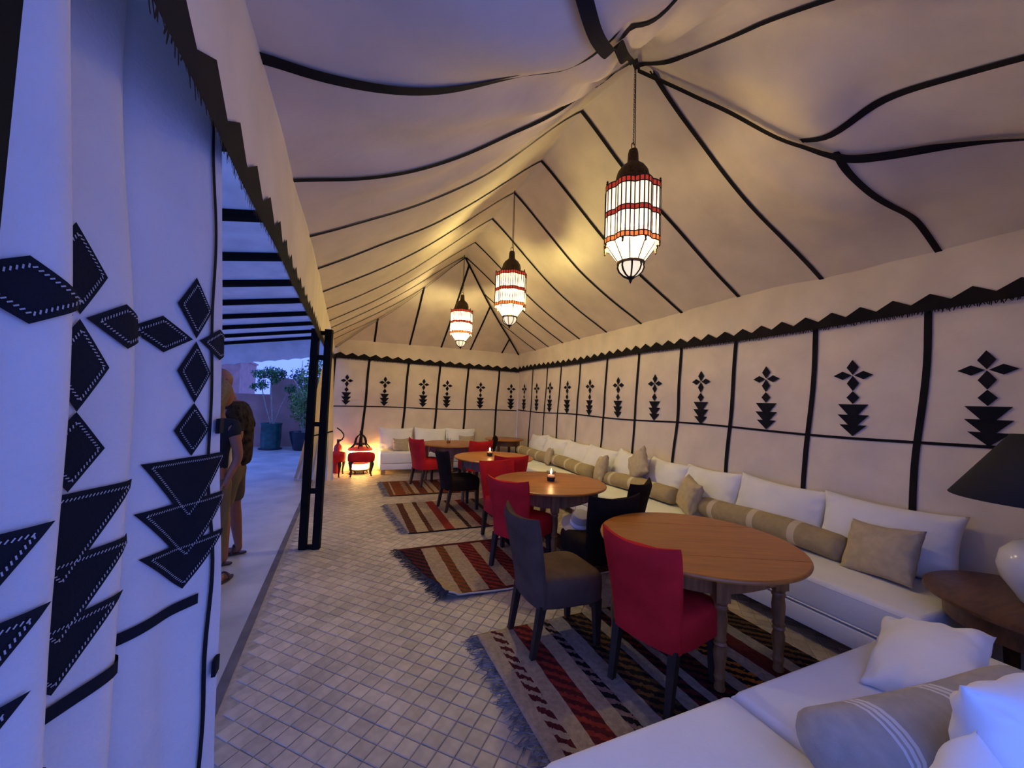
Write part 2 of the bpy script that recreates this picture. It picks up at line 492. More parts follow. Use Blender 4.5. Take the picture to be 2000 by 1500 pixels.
def roof_tape(x0, y0, x1, y1, w=0.04, n=36, name='seam_tape', off=0.0085):
    d = Vector((x1 - x0, y1 - y0)).normalized()
    pr = Vector((-d.y, d.x))
    near = off > 0.01
    NB = ((0, 0), (0.035, 0.035), (-0.035, 0.035), (0.035, -0.035), (-0.035, -0.035))
    mb = MB(); vs = []; fs = []
    for i in range(n + 1):
        t = i / n
        x, y = lerp(x0, x1, t), lerp(y0, y1, t)
        for s in (-0.5, 0.0, 0.5):
            a, b = x + pr.x * w * s, y + pr.y * w * s
            a = min(max(a, XL), XR); b = min(max(b, YN), YF)
            zs = [roof_z(min(max(a + ex, XL), XR), min(max(b + ey, YN), YF)) for ex, ey in NB] if near else [roof_z(a, b)]
            vs.append((a, b, min(zs) - off))
    for i in range(n):
        for k in range(2):
            a = i * 3 + k
            fs.append((a, a + 1, a + 4, a + 3))
    mb.add(vs, fs)
    return mb.obj(name, tape_m, ceiling, ang=None, fixn=False)

SEAMS = [1.36, 2.13, 2.95, 3.75, 4.51, 5.34, 6.17, 6.78, 7.4, 8.05]
def seam_end(y, side):
    if y < RIDGE0:
        t = y / RIDGE0
    elif y > RIDGE1:
        t = (YF - y) / (YF - RIDGE1)
    else:
        t = 1.0
    t = min(1, t)
    return lerp(XL, XM, t) if side < 0 else lerp(XR, XM, t)
for y in SEAMS:
    roof_tape(XR, y, seam_end(y, 1), y)
    roof_tape(XL, y, seam_end(y, -1), y, w=0.052 if y < 2 else 0.036)
for xa, ya, xb, yb in ((XM, RIDGE0, XR, YN), (XM, RIDGE0, XL, YN), (XM, RIDGE1, XR, YF), (XM, RIDGE1, XL, YF)):
    roof_tape(xa, ya, xb, yb, n=70, off=0.0101)
for x in (0.42, 1.12, 1.85, 2.55, 3.25):
    t = 1 - abs(x - XM) / 2.15
    roof_tape(x, YN, x, RIDGE0 * t)
for x in (0.49, 1.25, 1.97, 2.68, 3.50):
    t = 1 - abs(x - XM) / 2.15
    roof_tape(x, YF, x, YF - (YF - RIDGE1) * t)

# ------------------------------------------------------------------ structure: walls
def wr_pt(y, z, off=0.0):
    d = 0.020 * nz(y * 1.3, z * 0.9, 1.0) + 0.010 * nz(y * 4.0 + z * 2.2, z * 1.6, 5.0)
    d += 0.020 * math.sin(y * 2 * PI / 0.79) * smooth01((1.6 - z) / 1.2) * 0.6
    return (XR - off + d, y, z)
def wb_pt(x, z, off=0.0):
    d = 0.020 * nz(x * 1.3, z * 0.9, 11.0) + 0.010 * nz(x * 4.0 + z * 2.2, z * 1.6, 15.0)
    return (x, YF - off + d, z)
mb = MB(); mb.grid(lambda u, v: wr_pt(lerp(YN + 0.0, YF, u), lerp(0, roof_z(XR, lerp(YN, YF, u), False) + 0.004, v)), 220, 50)
wall_r = mb.obj('wall_right', canvas, ang=None, fixn=False)
tag(wall_r, 'long cream canvas tent wall behind the sofas with black motifs', 'tent wall', kind='structure')
mb = MB(); mb.grid(lambda u, v: wb_pt(lerp(XL - 0.02, XR + 0.02, u), lerp(0, roof_z(min(XR, max(XL, lerp(XL - 0.02, XR + 0.02, u))), YF, False) + 0.004, v)), 120, 50)
wall_b = mb.obj('wall_back', canvas, ang=None, fixn=False)
tag(wall_b, 'cream canvas tent end wall behind the far sofa with black motifs', 'tent wall', kind='structure')

def strip_on(fn, pts, w, parent, name, m_, off=0.008, vertical=True):
    """fn(a, z, off); pts list of (a, z); strip of width w"""
    mb = MB(); vs = []; fs = []
    for a, z in pts:
        for s in (-0.5, 0.5):
            vs.append(fn(a + (w * s if vertical else 0), z + (0 if vertical else w * s), off))
    for i in range(len(pts) - 1):
        fs.append((i * 2, i * 2 + 1, i * 2 + 3, i * 2 + 2))
    mb.add(vs, fs)
    return mb.obj(name, m_, parent, ang=None, fixn=False)

def poly_on(fn, poly, parent, name, m_, off=0.010, sub=4):
    """small appliqué: convex polygon of (a, z), fanned from its centre and subdivided so it follows the cloth"""
    bm = bmesh.new()
    vs = [bm.verts.new((p[0], p[1], 0)) for p in poly]
    bm.faces.new(vs)
    bmesh.ops.triangulate(bm, faces=list(bm.faces))
    bmesh.ops.subdivide_edges(bm, edges=list(bm.edges), cuts=sub, use_grid_fill=True)
    bmesh.ops.triangulate(bm, faces=list(bm.faces))
    bm.verts.index_update()
    mb = MB()
    mb.add([fn(v.co.x, v.co.y, off) for v in bm.verts], [[v.index for v in f.verts] for f in bm.faces])
    bm.free()
    return mb.obj(name, m_, parent, ang=None, fixn=False)

def motif_polys(a0, zb, k=1.0, h=1.0):
    """cross of four diamonds, a small diamond and three stacked triangles; zb = bottom"""
    def dia(ca, cz, w, hh): return ('diamond_applique', [(a0 + (ca - w) * k, zb + cz * h), (a0 + ca * k, zb + (cz - hh) * h), (a0 + (ca + w) * k, zb + cz * h), (a0 + ca * k, zb + (cz + hh) * h)])
    def tri(zt, w, d): return ('triangle_applique', [(a0 - w * k, zb + zt * h), (a0, zb + (zt - d) * h), (a0 + w * k, zb + zt * h)])
    return [dia(0, .590, .044, .066), dia(0, .452, .044, .066), dia(-.074, .521, .066, .036), dia(.074, .521, .066, .036),
            dia(0, .330, .046, .056), tri(.272, .108, .135), tri(.182, .112, .125), tri(.096, .098, .096)]

for i, y in enumerate((1.15, 1.91, 2.66, 3.46, 4.23, 5.04, 5.83, 6.60, 7.30, 7.93, 8.62)):
    for nm, pl in motif_polys(y, 1.40):
        poly_on(wr_pt, pl, wall_r, nm, appl_m, sub=2)
for x in (-0.02, 0.76, 1.61, 2.16, 2.99, 3.80):
    for nm, pl in motif_polys(x, 1.40, 0.9):
        poly_on(wb_pt, pl, wall_b, nm, appl_m, sub=1)
for y in (0.62, 1.42, 2.18, 2.99, 3.76, 4.56, 5.34, 6.16, 6.86, 7.45, 8.16):
    strip_on(wr_pt, [(y + 0.075 * (2.45 - z) + 0.008 * math.sin(z * 5 + y), z) for z in np.linspace(0, 2.5, 26)], 0.045, wall_r, 'seam_tape', tape_m)
for x in (-0.27, 0.41, 1.25, 1.97, 2.66, 3.46):
    strip_on(wb_pt, [(x - 0.045 * (2.4 - z) + 0.006 * math.sin(z * 5 + x), z) for z in np.linspace(0, 2.5, 26)], 0.05, wall_b, 'seam_tape', tape_m)
strip_on(wr_pt, [(y, 1.392 + 0.012 * math.sin(y * 2.2)) for y in np.linspace(0.05, 8.97, 160)], 0.022, wall_r, 'seam_cord', tape_m, vertical=False)
strip_on(wb_pt, [(x, 1.375 + 0.008 * math.sin(x * 2.2)) for x in np.linspace(-0.3, 3.97, 80)], 0.022, wall_b, 'seam_cord', tape_m, vertical=False)

# hanging friezes with zigzag border and fringe
def frieze(name, label, fn, a0, a1, ztop, zbot, period=0.213, band=0.10, depth_n=80):
    """fn(a, z, off) -> point; ztop(a), zbot(a)"""
    n = max(2, int((a1 - a0) / 0.05))
    mb = MB(); mb.grid(lambda u, v: fn(lerp(a0, a1, u), lerp(zbot(lerp(a0, a1, u)), ztop(lerp(a0, a1, u)), v), 0.028 + 0.010 * nz(lerp(a0, a1, u) * 3, v * 2, 2.0) * (1 - v)), n, 6)
    o = mb.obj(name, canvas, ang=None, fixn=False)
    tag(o, label, 'frieze', kind='structure')
    mb = MB(); vs = []; fs = []
    nt = int(round((a1 - a0) / period)); per = (a1 - a0) / nt
    for i in range(nt * 2 + 1):
        a = a0 + i * per / 2
        zb = zbot(a)
        vs.append(fn(a, zb - 0.052, 0.042)); vs.append(fn(a, zb + (0.075 if i % 2 else 0.012), 0.042))
    for i in range(nt * 2):
        fs.append((i * 2, i * 2 + 2, i * 2 + 3, i * 2 + 1))
    mb.add(vs, fs)
    mb.obj('zigzag_border', tape_m, o, smooth=False, fixn=False)
    mb = MB()
    k = int((a1 - a0) / 0.012)
    for i in range(k):
        a = a0 + (a1 - a0) * (i + random.random()) / k
        zb = zbot(a) - 0.05
        L = random.uniform(0.012, 0.032); w = 0.0042; sl = random.uniform(-0.012, 0.012)
        mb.add([fn(a - w, zb, 0.043), fn(a + w, zb, 0.043), fn(a + sl + w * 0.5, zb - L, 0.046), fn(a + sl - w * 0.5, zb - L, 0.046)], [(0, 1, 2, 3)])
    mb.obj('fringe', fringe_m, o, smooth=False, kind='stuff', fixn=False)
    return o
NEAR_X = 2.3
def wn_pt(x, z, off=0.0):
    return (x, YN + 0.02 + off + 0.014 * nz(x * 1.7, z * 1.1, 21.0), z)
mb = MB(); mb.grid(lambda u, v: wn_pt(lerp(NEAR_X, XR + 0.02, u), lerp(0, roof_z(min(XR, lerp(NEAR_X, XR + 0.02, u)), YN, False) + 0.004, v)), 70, 40)
tag(mb.obj('wall_near', canvas, ang=None, fixn=False), 'cream canvas tent end wall behind the foreground bench seats', 'tent wall', kind='structure')
frieze('trim_6', 'cream frieze over the tent entrance at the near end', wn_pt, XL, XR - 0.02, lambda a: roof_z(a, YN + .01, False) + 0.01, lambda a: 2.42)
frieze('trim_2', 'cream frieze with black zigzag border above the long wall', wr_pt, YN + 0.02, YF - 0.02, lambda a: roof_z(XR - .03, a, False) + 0.015, lambda a: 2.42 + 0.012 * math.sin(a * 1.7))
frieze('trim_3', 'cream frieze with black zigzag border above the end wall', wb_pt, XL + 0.0, XR - 0.02, lambda a: roof_z(a, YF - .03, False) + 0.015, lambda a: 2.43 - 0.01 * (a - 1.8), period=0.232)
def wl_pt(a, z, off=0.0):
    return (XL - 0.012 + off * 0.6 + 0.006 * nz(a * 2, z * 2, 7.0), a, z)
frieze('trim_4', 'cream frieze with black zigzag border over the open side', wl_pt, 0.25, 6.5, lambda a: roof_z(XL + .01, a, False) + 0.015, lambda a: 2.185 + 0.006 * a, period=0.2)
frieze('trim_5', 'short end of cream frieze above the far side curtain', wl_pt, 6.55, 8.95, lambda a: roof_z(XL + .01, a, False) + 0.015, lambda a: 2.28 + 0.05 * (a - 6.55), period=0.2)

# ------------------------------------------------------------------ near gathered curtain
CPATH = [(-0.39, 0.30), (-0.365, 0.42), (-0.332, 0.53), (-0.295, 0.615), (-0.330, 0.642), (-0.47, 0.640), (-0.50, 0.665), (-0.43, 0.695), (-0.378, 0.735), (-0.352, 0.80),
         (-0.338, 0.862), (-0.375, 0.880), (-0.46, 0.872), (-0.465, 0.895), (-0.405, 0.912), (-0.362, 0.940), (-0.330, 0.995), (-0.302, 1.05), (-0.283, 1.10), (-0.268, 1.145)]
def catmull(P, t):
    n = len(P) - 1
    f = min(max(t, 0.0), 1.0) * n
    i = min(int(f), n - 1); u = f - i
    p0, p1, p2, p3 = (P[max(i - 1, 0)], P[i], P[i + 1], P[min(i + 2, n)])
    return tuple(0.5 * (2 * b_ + (c_ - a_) * u + (2 * a_ - 5 * b_ + 4 * c_ - d_) * u * u + (3 * b_ - a_ - 3 * c_ + d_) * u ** 3) for a_, b_, c_, d_ in zip(p0, p1, p2, p3))
def curtain_plan(q, z):
    x, y = catmull(CPATH, q)
    t = 1 - z / 2.3
    x += (0.083 - 0.061 * z) * smooth01((q - 0.8) / 0.2) - 0.045 * smooth01((z - 1.5) / 0.7) * (1 - smooth01((q - 0.8) / 0.2))
    x += 0.006 * math.sin(z * 2.6 + q * 9) + 0.010 * nz(q * 7, z * 2.2, 9.0) * smooth01(t * 2)
    y += 0.005 * math.sin(z * 1.7 + q * 5) - 0.022 * smooth01((q - 0.8) / 0.2)
    x += 0.014 * smooth01(t) * math.sin(q * 40) * (1 - smooth01((q - 0.85) / 0.1))
    return x, y
NQ = 240
_q = np.linspace(0, 1, NQ + 1)
_pl = [curtain_plan(q, 1.3) for q in _q]
_s = np.r_[0, np.cumsum([math.dist(_pl[i], _pl[i + 1]) for i in range(NQ)])]
CUL = float(_s[-1])
def cu_pt(s, z, off=0.0):
    q = float(np.interp(s, _s, _q))
    x, y = curtain_plan(q, z)
    if off:
        e = 0.004
        xa, ya = curtain_plan(min(1, q + e), z); xb, yb = curtain_plan(max(0, q - e), z)
        tx, ty = xa - xb, ya - yb
        l = math.hypot(tx, ty) or 1
        x += ty / l * off; y += -tx / l * off
    return (x, y, z)
cur = thing('gathered_curtain', 'tied back pale canvas curtain with stitched black motifs in left foreground', 'curtain', (0, 0, 0))
mb = MB(); mb.grid(lambda u, v: (*curtain_plan(u, lerp(0.01, 2.58, v)), lerp(0.01, 2.58, v)), 220, 66)
mb.obj('curtain_panel', curtain_m, cur, ang=None, fixn=False)

def inset_poly(poly, d):
    c = Vector((sum(p[0] for p in poly) / len(poly), sum(p[1] for p in poly) / len(poly)))
    n = len(poly); out = []
    for i in range(n):
        p0, p1, p2 = Vector(poly[i - 1]), Vector(poly[i]), Vector(poly[(i + 1) % n])
        e1, e2 = (p1 - p0).normalized(), (p2 - p1).normalized()
        n1, n2 = Vector((-e1.y, e1.x)), Vector((-e2.y, e2.x))
        if n1.dot(c - p1) < 0: n1 = -n1
        if n2.dot(c - p1) < 0: n2 = -n2
        b = (n1 + n2)
        k = d / max(0.25, (1 + n1.dot(n2)))
        out.append(p1 + b * k)
    return out
def stitching(fn, poly, parent, d=0.009, closed=True):
    ins = inset_poly(poly, d) if closed else [Vector(p) for p in poly]
    mb = MB(); n = len(ins)
    for i in range(n if closed else n - 1):
        a, b = ins[i], ins[(i + 1) % n]
        L = (b - a).length
        if L < 0.012: continue
        e = (b - a) / L; pn = Vector((-e.y, e.x))
        k = max(1, int(L / 0.0052))
        for j in range(k):
            p = a + e * (L * (j + 0.5) / k)
            dd = (e * 0.6 + pn * 0.8) * 0.0024; ww = (pn * 0.6 - e * 0.8) * 0.0008
            mb.add([fn(*(p - dd - ww), 0.008), fn(*(p + dd - ww), 0.008), fn(*(p + dd + ww), 0.008), fn(*(p - dd + ww), 0.008)], [(0, 1, 2, 3)])
    if mb.v:
        mb.obj('stitching', stitch_m, parent, smooth=False, kind='stuff', fixn=False)
def s_at(px_y, lo):
    k = min(range(len(_pl)), key=lambda i: abs(_pl[i][1] - px_y) + (10 if _q[i] < lo else 0))
    return float(_s[k])
for s0, zb in ((s_at(0.515, 0.0), 1.15), (s_at(0.762, 0.38), 1.15), (s_at(1.045, 0.8), 1.16)):
    for nm, pl in motif_polys(s0, zb, 1.0, 1.02):
        o = poly_on(cu_pt, pl, cur, nm, appl_m, off=0.005, sub=9)
        stitching(cu_pt, pl, o)
sz = lambda s: 1.125
ln = [(s, sz(s)) for s in np.linspace(0.02, CUL - 0.06, 120)]
o = strip_on(cu_pt, ln, 0.022, cur, 'seam_cord', appl_m, off=0.005, vertical=False)
stitching(cu_pt, [(s, z + 0.004) for s, z in ln], o, closed=False)
strip_on(cu_pt, [(CUL - 0.040 + 0.006 * math.sin(z * 7) + 0.004 * math.sin(z * 17), z) for z in np.linspace(0.02, 2.25, 90)], 0.010, cur, 'edge_cord', appl_m, off=0.005)
for z in (0.42, 0.95, 1.50):
    x, y, _ = cu_pt(CUL - 0.015, z, 0.008)
    mb = MB(); mb.box((x, y, z), (0.008, 0.030, 0.034)); mb.obj('tie_tab', appl_m, cur, smooth=False)

# posts
pst = thing('tent_post', 'black iron post at the left picture edge beside the near curtain', 'post', (-0.302, 0.468, 0))
mb = MB(); mb.box((0, 0, 1.2), (0.03, 0.03, 2.4)); mb.obj('upright', iron_m, pst, smooth=False)
mb = MB(); mb.box((0.02, 0, 0.006), (0.09, 0.09, 0.012)); mb.obj('base_plate', iron_m, pst, smooth=False)

lp = thing('ladder_post', 'black iron ladder shaped tent post at the open side', 'post', (-0.275, 4.53, 0), R(-14))
for sx in (-1, 1):
    mb = MB(); mb.box((sx * 0.066, 0, 1.14), (0.070, 0.060, 2.28)); mb.obj('upright', iron_m, lp, smooth=False)
for z, t in ((0.02, 0.04), (0.59, 0.05), (1.28, 0.045), (1.98, 0.05), (2.24, 0.04)):
    mb = MB(); mb.box((0, 0, z), (0.066, 0.04, t)); mb.obj('rung', iron_m, lp, smooth=False)

# far side curtain, drawn towards the back corner
def fc_pt(u, v, off=0.0):
    # u along the cloth, v up
    top = Vector((lerp(-0.30, -0.33, u), lerp(8.75, 6.55, u), 0))
    bot = Vector((lerp(-0.16, -0.84, u), lerp(7.98, 8.30, u), 0))
    t = v ** 0.85
    p = bot.lerp(top, t)
    z = v * lerp(2.42, 2.28, u)
    w = math.sin(u * 2 * PI * 5.5 + 0.6 * math.sin(v * 3)) * lerp(0.035, 0.02, v)
    return (p.x + w * 0.35 - off * 0.3, p.y + w - off, z + 0.01)
fcu = thing('drawn_curtain', 'cream canvas curtain hanging behind the ladder post by the far corner', 'curtain')
mb = MB(); mb.grid(lambda u, v: fc_pt(u, v), 110, 30); mb.obj('curtain_panel', canvas, fcu, ang=None, fixn=False)
mb = MB(); vs = []; fs = []
for i in range(111):
    u = i / 110
    vs += [fc_pt(u, 0.36, 0.012), fc_pt(u, 0.372, 0.012)]
    if i: fs.append((2 * i - 2, 2 * i, 2 * i + 1, 2 * i - 1))
mb.add(vs, fs); mb.obj('seam_cord', tape_m, fcu, ang=None, fixn=False)

# ------------------------------------------------------------------ awning outside
def aw_z(x, y): return 2.80 + 0.17 * (x + 0.4) + 0.006 * nz(x * 3, y * 3, 4.0) - 0.018 * abs(math.sin((y - 2.13) * PI / 0.8))
aw = thing('awning', 'grey white awning canopy on black bars outside the open side', 'awning')
mb = MB(); mb.grid(lambda u, v: (lerp(-0.42, -4.2, u), lerp(0.4, 8.65, v), aw_z(lerp(-0.42, -4.2, u), lerp(0.4, 8.65, v))), 30, 120)
mb.obj('canopy', awning_m, aw, ang=None, fixn=False)
for k in range(-2, 9):
    y = 2.13 + 0.8 * k
    mb = MB()
    mb.add([(x, y + sy * 0.03, 2.80 + 0.17 * (x + 0.4) - dz) for x in (-0.44, -4.2) for sy, dz in ((-1, 0.010), (1, 0.010), (1, 0.065), (-1, 0.065))],
           [(0, 1, 5, 4), (1, 2, 6, 5), (2, 3, 7, 6), (3, 0, 4, 7), (0, 3, 2, 1), (4, 5, 6, 7)])
    mb.obj('bar', iron_m, aw, smooth=False)
mb = MB()
def val(u, v):
    x = lerp(-0.42, -4.2, u)
    zb = 2.80 + 0.17 * (x + 0.4)
    sc = 0.018 * abs(math.sin(x * PI / 0.22))
    return (x, 8.66 + 0.01 * math.sin(x * 9) * (1 - v), lerp(zb - 0.43 + sc, zb, v))
mb.grid(val, 190, 4); mb.obj('valance', awning_m, aw, ang=None, fixn=False)
mb = MB(); mb.box((-2.3, 8.63, 2.45), (3.8, 0.04, 0.04), 0); 
for sx in (-4.1,):
    for y in (0.5, 4.5, 8.6):
        mb = MB(); mb.box((sx, y, 1.05), (0.06, 0.06, 2.1)); mb.obj('leg', iron_m, aw, smooth=False)

# ------------------------------------------------------------------ lanterns
pane_n = panemat('lit_near_glass', (1.0, 0.90, 0.74), 0.85, 0.45)
pane_w = panemat('lit_white_glass', (1.0, 0.90, 0.74), 1.3, 0.45)
pane_y = panemat('lit_yellow_glass', (1.0, 0.86, 0.55), 1.5, 0.45)
pane_r = panemat('lit_red_glass', (0.75, 0.06, 0.03), 0.35)
pane_o = panemat('lit_orange_glass', (1.0, 0.24, 0.05), 0.9)
pane_lo = panemat('lit_lower_glass', (1.0, 0.88, 0.66), 2.2, 0.45)
pane_nlo = panemat('lit_near_lower_glass', (1.0, 0.90, 0.72), 1.5, 0.45)
fili_m = panemat('lit_filigree', (1.0, 0.82, 0.55), 0.9)
LR = 0.185
def lobe(a): return 0.93 + 0.13 * abs(math.sin(4 * a))
def ring_pts(R_, z, n, ph=0.0): return [(R_ * lobe(2 * PI * (i + ph) / n) * math.cos(2 * PI * (i + ph) / n), R_ * lobe(2 * PI * (i + ph) / n) * math.sin(2 * PI * (i + ph) / n), z) for i in range(n)]
def pane_geo(mb, k, n, z0, z1, R0, R1, gap=0.04, lobf=lobe):
    vs = []
    for dr in (0.0, -0.004):
        for z, R_ in ((z0, R0), (z1, R1)):
            for e in (gap, 1 - gap):
                a = 2 * PI * (k + e) / n
                a0, a1 = 2 * PI * k / n, 2 * PI * (k + 1) / n
                rr0, rr1 = lobf(a0), lobf(a1)
                p0 = Vector((rr0 * math.cos(a0), rr0 * math.sin(a0), 0)); p1 = Vector((rr1 * math.cos(a1), rr1 * math.sin(a1), 0))
                p = p0.lerp(p1, e) * (R_ + dr)
                vs.append((p.x, p.y, z))
    mb.add(vs, [(0, 1, 3, 2), (5, 4, 6, 7), (0, 4, 5, 1), (2, 3, 7, 6), (0, 2, 6, 4), (1, 5, 7, 3)])
NP = 40
BANDS = ((0.275, 0.307), (0.462, 0.492), (0.655, 0.690))
ROWS = ((0.312, 0.457), (0.497, 0.650))
def lantern(label, loc, top_z, pane_mat, single, watts, colour):
    t = thing('hanging_lantern', label, 'lantern', loc, R(11), 'stained glass lanterns under the tent ridge')
    def P(name, mb, m_, parent=t, **kw): return mb.obj(name, m_, parent, **kw)
    ld = bpy.data.lights.new('lantern_bulb', 'POINT'); ld.energy = watts; ld.color = colour; ld.shadow_soft_size = 0.06
    lo = bpy.data.objects.new('bulb', ld); COL.objects.link(lo); lo.parent = t; lo.location = (0, 0, 0.44)
    # panes
    if single:
        for z0, z1 in ROWS:
            for k in range(NP):
                mb = MB(); pane_geo(mb, k, NP, z0, z1, LR, LR); P('glass_pane', mb, pane_mat, smooth=False)
        for b, (z0, z1) in enumerate(BANDS):
            for k in range(NP):
                mb = MB(); pane_geo(mb, k, NP, z0, z1, LR + 0.002, LR + 0.002, 0.14); P('red_pane', mb, pane_o if b == 0 else pane_r, smooth=False)
    else:
        mb = MB()
        for z0, z1 in ROWS:
            for k in range(NP): pane_geo(mb, k, NP, z0, z1, LR, LR)
        P('glass_panes', mb, pane_mat, smooth=False, kind='stuff')
        for b, (z0, z1) in enumerate(BANDS):
            mb = MB()
            for k in range(NP): pane_geo(mb, k, NP, z0, z1, LR + 0.002, LR + 0.002, 0.14)
            P('red_band', mb, pane_o if b == 0 else pane_r, smooth=False, kind='stuff')
    # came frame
    mb = MB()
    for k in range(NP):
        a = 2 * PI * k / NP; r_ = LR * lobe(a)
        mb.tube([(r_ * math.cos(a), r_ * math.sin(a), 0.272), (r_ * math.cos(a), r_ * math.sin(a), 0.692)], 0.0050, 5)
    for z in (0.272, 0.309, 0.459, 0.494, 0.652, 0.692):
        pts = ring_pts(LR, z, 80); pts.append(pts[0]); mb.tube(pts, 0.0045, 5, cap=False)
    P('came_frame', mb, came_m, smooth=False)
    # lower tapering panels
    one = lambda a: 1.0
    mb = MB()
    if single:
        for k in range(10):
            m2 = MB(); pane_geo(m2, k, 10, 0.150, 0.268, 0.088, LR * 0.93, 0.05, one); P('lower_pane', m2, pane_nlo, smooth=False)
    else:
        for k in range(10): pane_geo(mb, k, 10, 0.150, 0.268, 0.088, LR * 0.93, 0.05, one)
        P('lower_panes', mb, pane_lo, smooth=False, kind='stuff')
    mb = MB()
    for k in range(10):
        a = 2 * PI * k / 10
        mb.tube([(0.088 * math.cos(a), 0.088 * math.sin(a), 0.150), (LR * 0.93 * math.cos(a), LR * 0.93 * math.sin(a), 0.270)], 0.0045, 5)
    mb.lathe([(0.084, 0.138), (0.098, 0.142), (0.098, 0.154), (0.084, 0.158)], 24)
    P('lower_frame', mb, brass_m)
    # filigree bulb with ribs and finial
    mb = MB(); mb.lathe([(0.082, 0.138), (0.086, 0.115), (0.074, 0.085), (0.048, 0.060), (0.018, 0.045)], 24); P('filigree_bulb', mb, fili_m)
    mb = MB()
    for k in range(8):
        a = 2 * PI * k / 8
        mb.tube([(r_ * math.cos(a), r_ * math.sin(a), z) for r_, z in ((0.086, 0.138), (0.091, 0.115), (0.079, 0.085), (0.053, 0.060), (0.020, 0.043))], 0.008, 5, flat=0.5)
    mb.lathe([(0.026, 0.050), (0.030, 0.040), (0.012, 0.028), (0.010, 0.016), (0.002, 0.0)], 14)
    P('finial', mb, came_m)
    for k in range(8):
        a = 2 * PI * (k + 0.5) / 8; r_ = LR * 1.05
        mb = MB(); mb.lathe([(0.007, 0.273), (0.010, 0.262), (0.006, 0.252), (0.009, 0.243), (0.001, 0.232)], 8, (r_ * math.cos(a), r_ * math.sin(a), 0)); P('drop', mb, brass_m)
        mb = MB(); mb.lathe([(0.006, 0.690), (0.010, 0.700), (0.005, 0.708), (0.008, 0.716), (0.001, 0.726)], 8, (r_ * math.cos(a), r_ * math.sin(a), 0)); P('knob', mb, brass_m)
    # top plate, dome, neck
    mb = MB(); mb.lathe([(LR * 0.98, 0.692), (LR * 0.98, 0.700), (0.09, 0.712), (0.02, 0.712)], 80, lob=lobe); P('top_plate', mb, brass_m)
    mb = MB(); mb.lathe([(0.105, 0.706), (0.116, 0.740), (0.118, 0.775), (0.108, 0.815), (0.085, 0.850), (0.055, 0.875), (0.040, 0.895), (0.036, 0.960), (0.030, 0.985), (0.010, 0.992)], 28); P('dome', mb, brass_m)
    # ring and chain
    H = top_z - loc[2]
    mb = MB(); mb.tube([(0.022 * math.cos(a), 0, 1.012 + 0.026 * math.sin(a)) for a in np.linspace(0, 2 * PI, 13)], 0.0035, 6, cap=False); P('ring', mb, brass_m)
    mb = MB()
    z = 1.035; i = 0
    while z < H:
        ax = (1, 0) if i % 2 else (0, 1)
        mb.tube([(0.006 * math.cos(a) * ax[0], 0.006 * math.cos(a) * ax[1], z + 0.011 * math.sin(a)) for a in np.linspace(0, 2 * PI, 9)], 0.0022, 4, cap=False)
        z += 0.019; i += 1
    P('chain', mb, brass_m)
    mb = MB(); mb.tube([(0.012, 0.0, 0.97), (0.020, 0, 1.05), (0.016, 0, 1.2), (0.008, 0, H)], 0.003, 5); P('flex', mb, came_m)
    return t
lantern('nearest and largest hanging stained glass lantern with red bands', (1.82, 2.19, 2.46), roof_z(1.85, 2.19), pane_n, True, LANTERN_W[0], (1.0, 0.80, 0.40))
lantern('middle hanging stained glass lantern glowing warm yellow', (1.82, 4.44, 2.50), roof_z(1.85, 4.44), pane_y, False, LANTERN_W[1], (1.0, 0.85, 0.32))
lantern('farthest and smallest hanging stained glass lantern with pink bands', (1.82, 6.72, 2.50), roof_z(1.85, 6.72), pane_w, False, LANTERN_W[2], (1.0, 0.83, 0.38))

# lit lantern on the floor behind the stool
fl = thing('floor_lantern', 'lit lantern with open iron crown on floor behind the red stool', 'lantern', (0.31, 8.74, 0))
mb = MB()
for k in range(6):
    a = 2 * PI * k / 6
    mb.tube([(0.17 * math.cos(a), 0.17 * math.sin(a), 0.07), (0.15 * math.cos(a), 0.15 * math.sin(a), 0.02), (0.18 * math.cos(a), 0.18 * math.sin(a), 0.0)], 0.012, 6)
mb.obj('foot', brass_m, fl)
pane_f = panemat('lit_floor_glass', (1.0, 0.68, 0.20), 30.0)
mb = MB()
for k in range(24): pane_geo(mb, k, 24, 0.09, 0.47, 0.17, 0.18, 0.06, lambda a: 1.0)
mb.obj('glass_panes', pane_f, fl, smooth=False, kind='stuff')
mb = MB(); mb.lathe([(0.19, 0.20), (0.20, 0.205), (0.20, 0.235), (0.19, 0.24)], 28); mb.obj('red_band', pane_r, fl)
mb = MB(); mb.lathe([(0.21, 0.478), (0.235, 0.485), (0.235, 0.515), (0.21, 0.52)], 28); mb.obj('red_rim', pane_r, fl)
mb = MB(); mb.lathe([(0.20, 0.06), (0.20, 0.085), (0.17, 0.09)], 28); mb.obj('base_ring', brass_m, fl)
mb = MB(); mb.lathe([(0.20, 0.47), (0.245, 0.475), (0.245, 0.482), (0.20, 0.485)], 28); mb.obj('collar', brass_m, fl)
for k in range(6):
    a = 2 * PI * k / 6 + 0.3
    mb = MB(); mb.tube([(r_ * math.cos(a), r_ * math.sin(a), z) for r_, z in ((0.20, 0.52), (0.125, 0.60), (0.118, 0.66), (0.10, 0.72), (0.06, 0.77), (0.02, 0.79))], 0.013, 6); mb.obj('crown_rib', came_m, fl)
mb = MB(); mb.lathe([(0.125, 0.590), (0.132, 0.600), (0.125, 0.612)], 24); mb.obj('crown_ring', came_m, fl)
mb = MB(); mb.lathe([(0.03, 0.775), (0.036, 0.80), (0.026, 0.83), (0.034, 0.85), (0.022, 0.875), (0.004, 0.90)], 16); mb.obj('finial', came_m, fl)

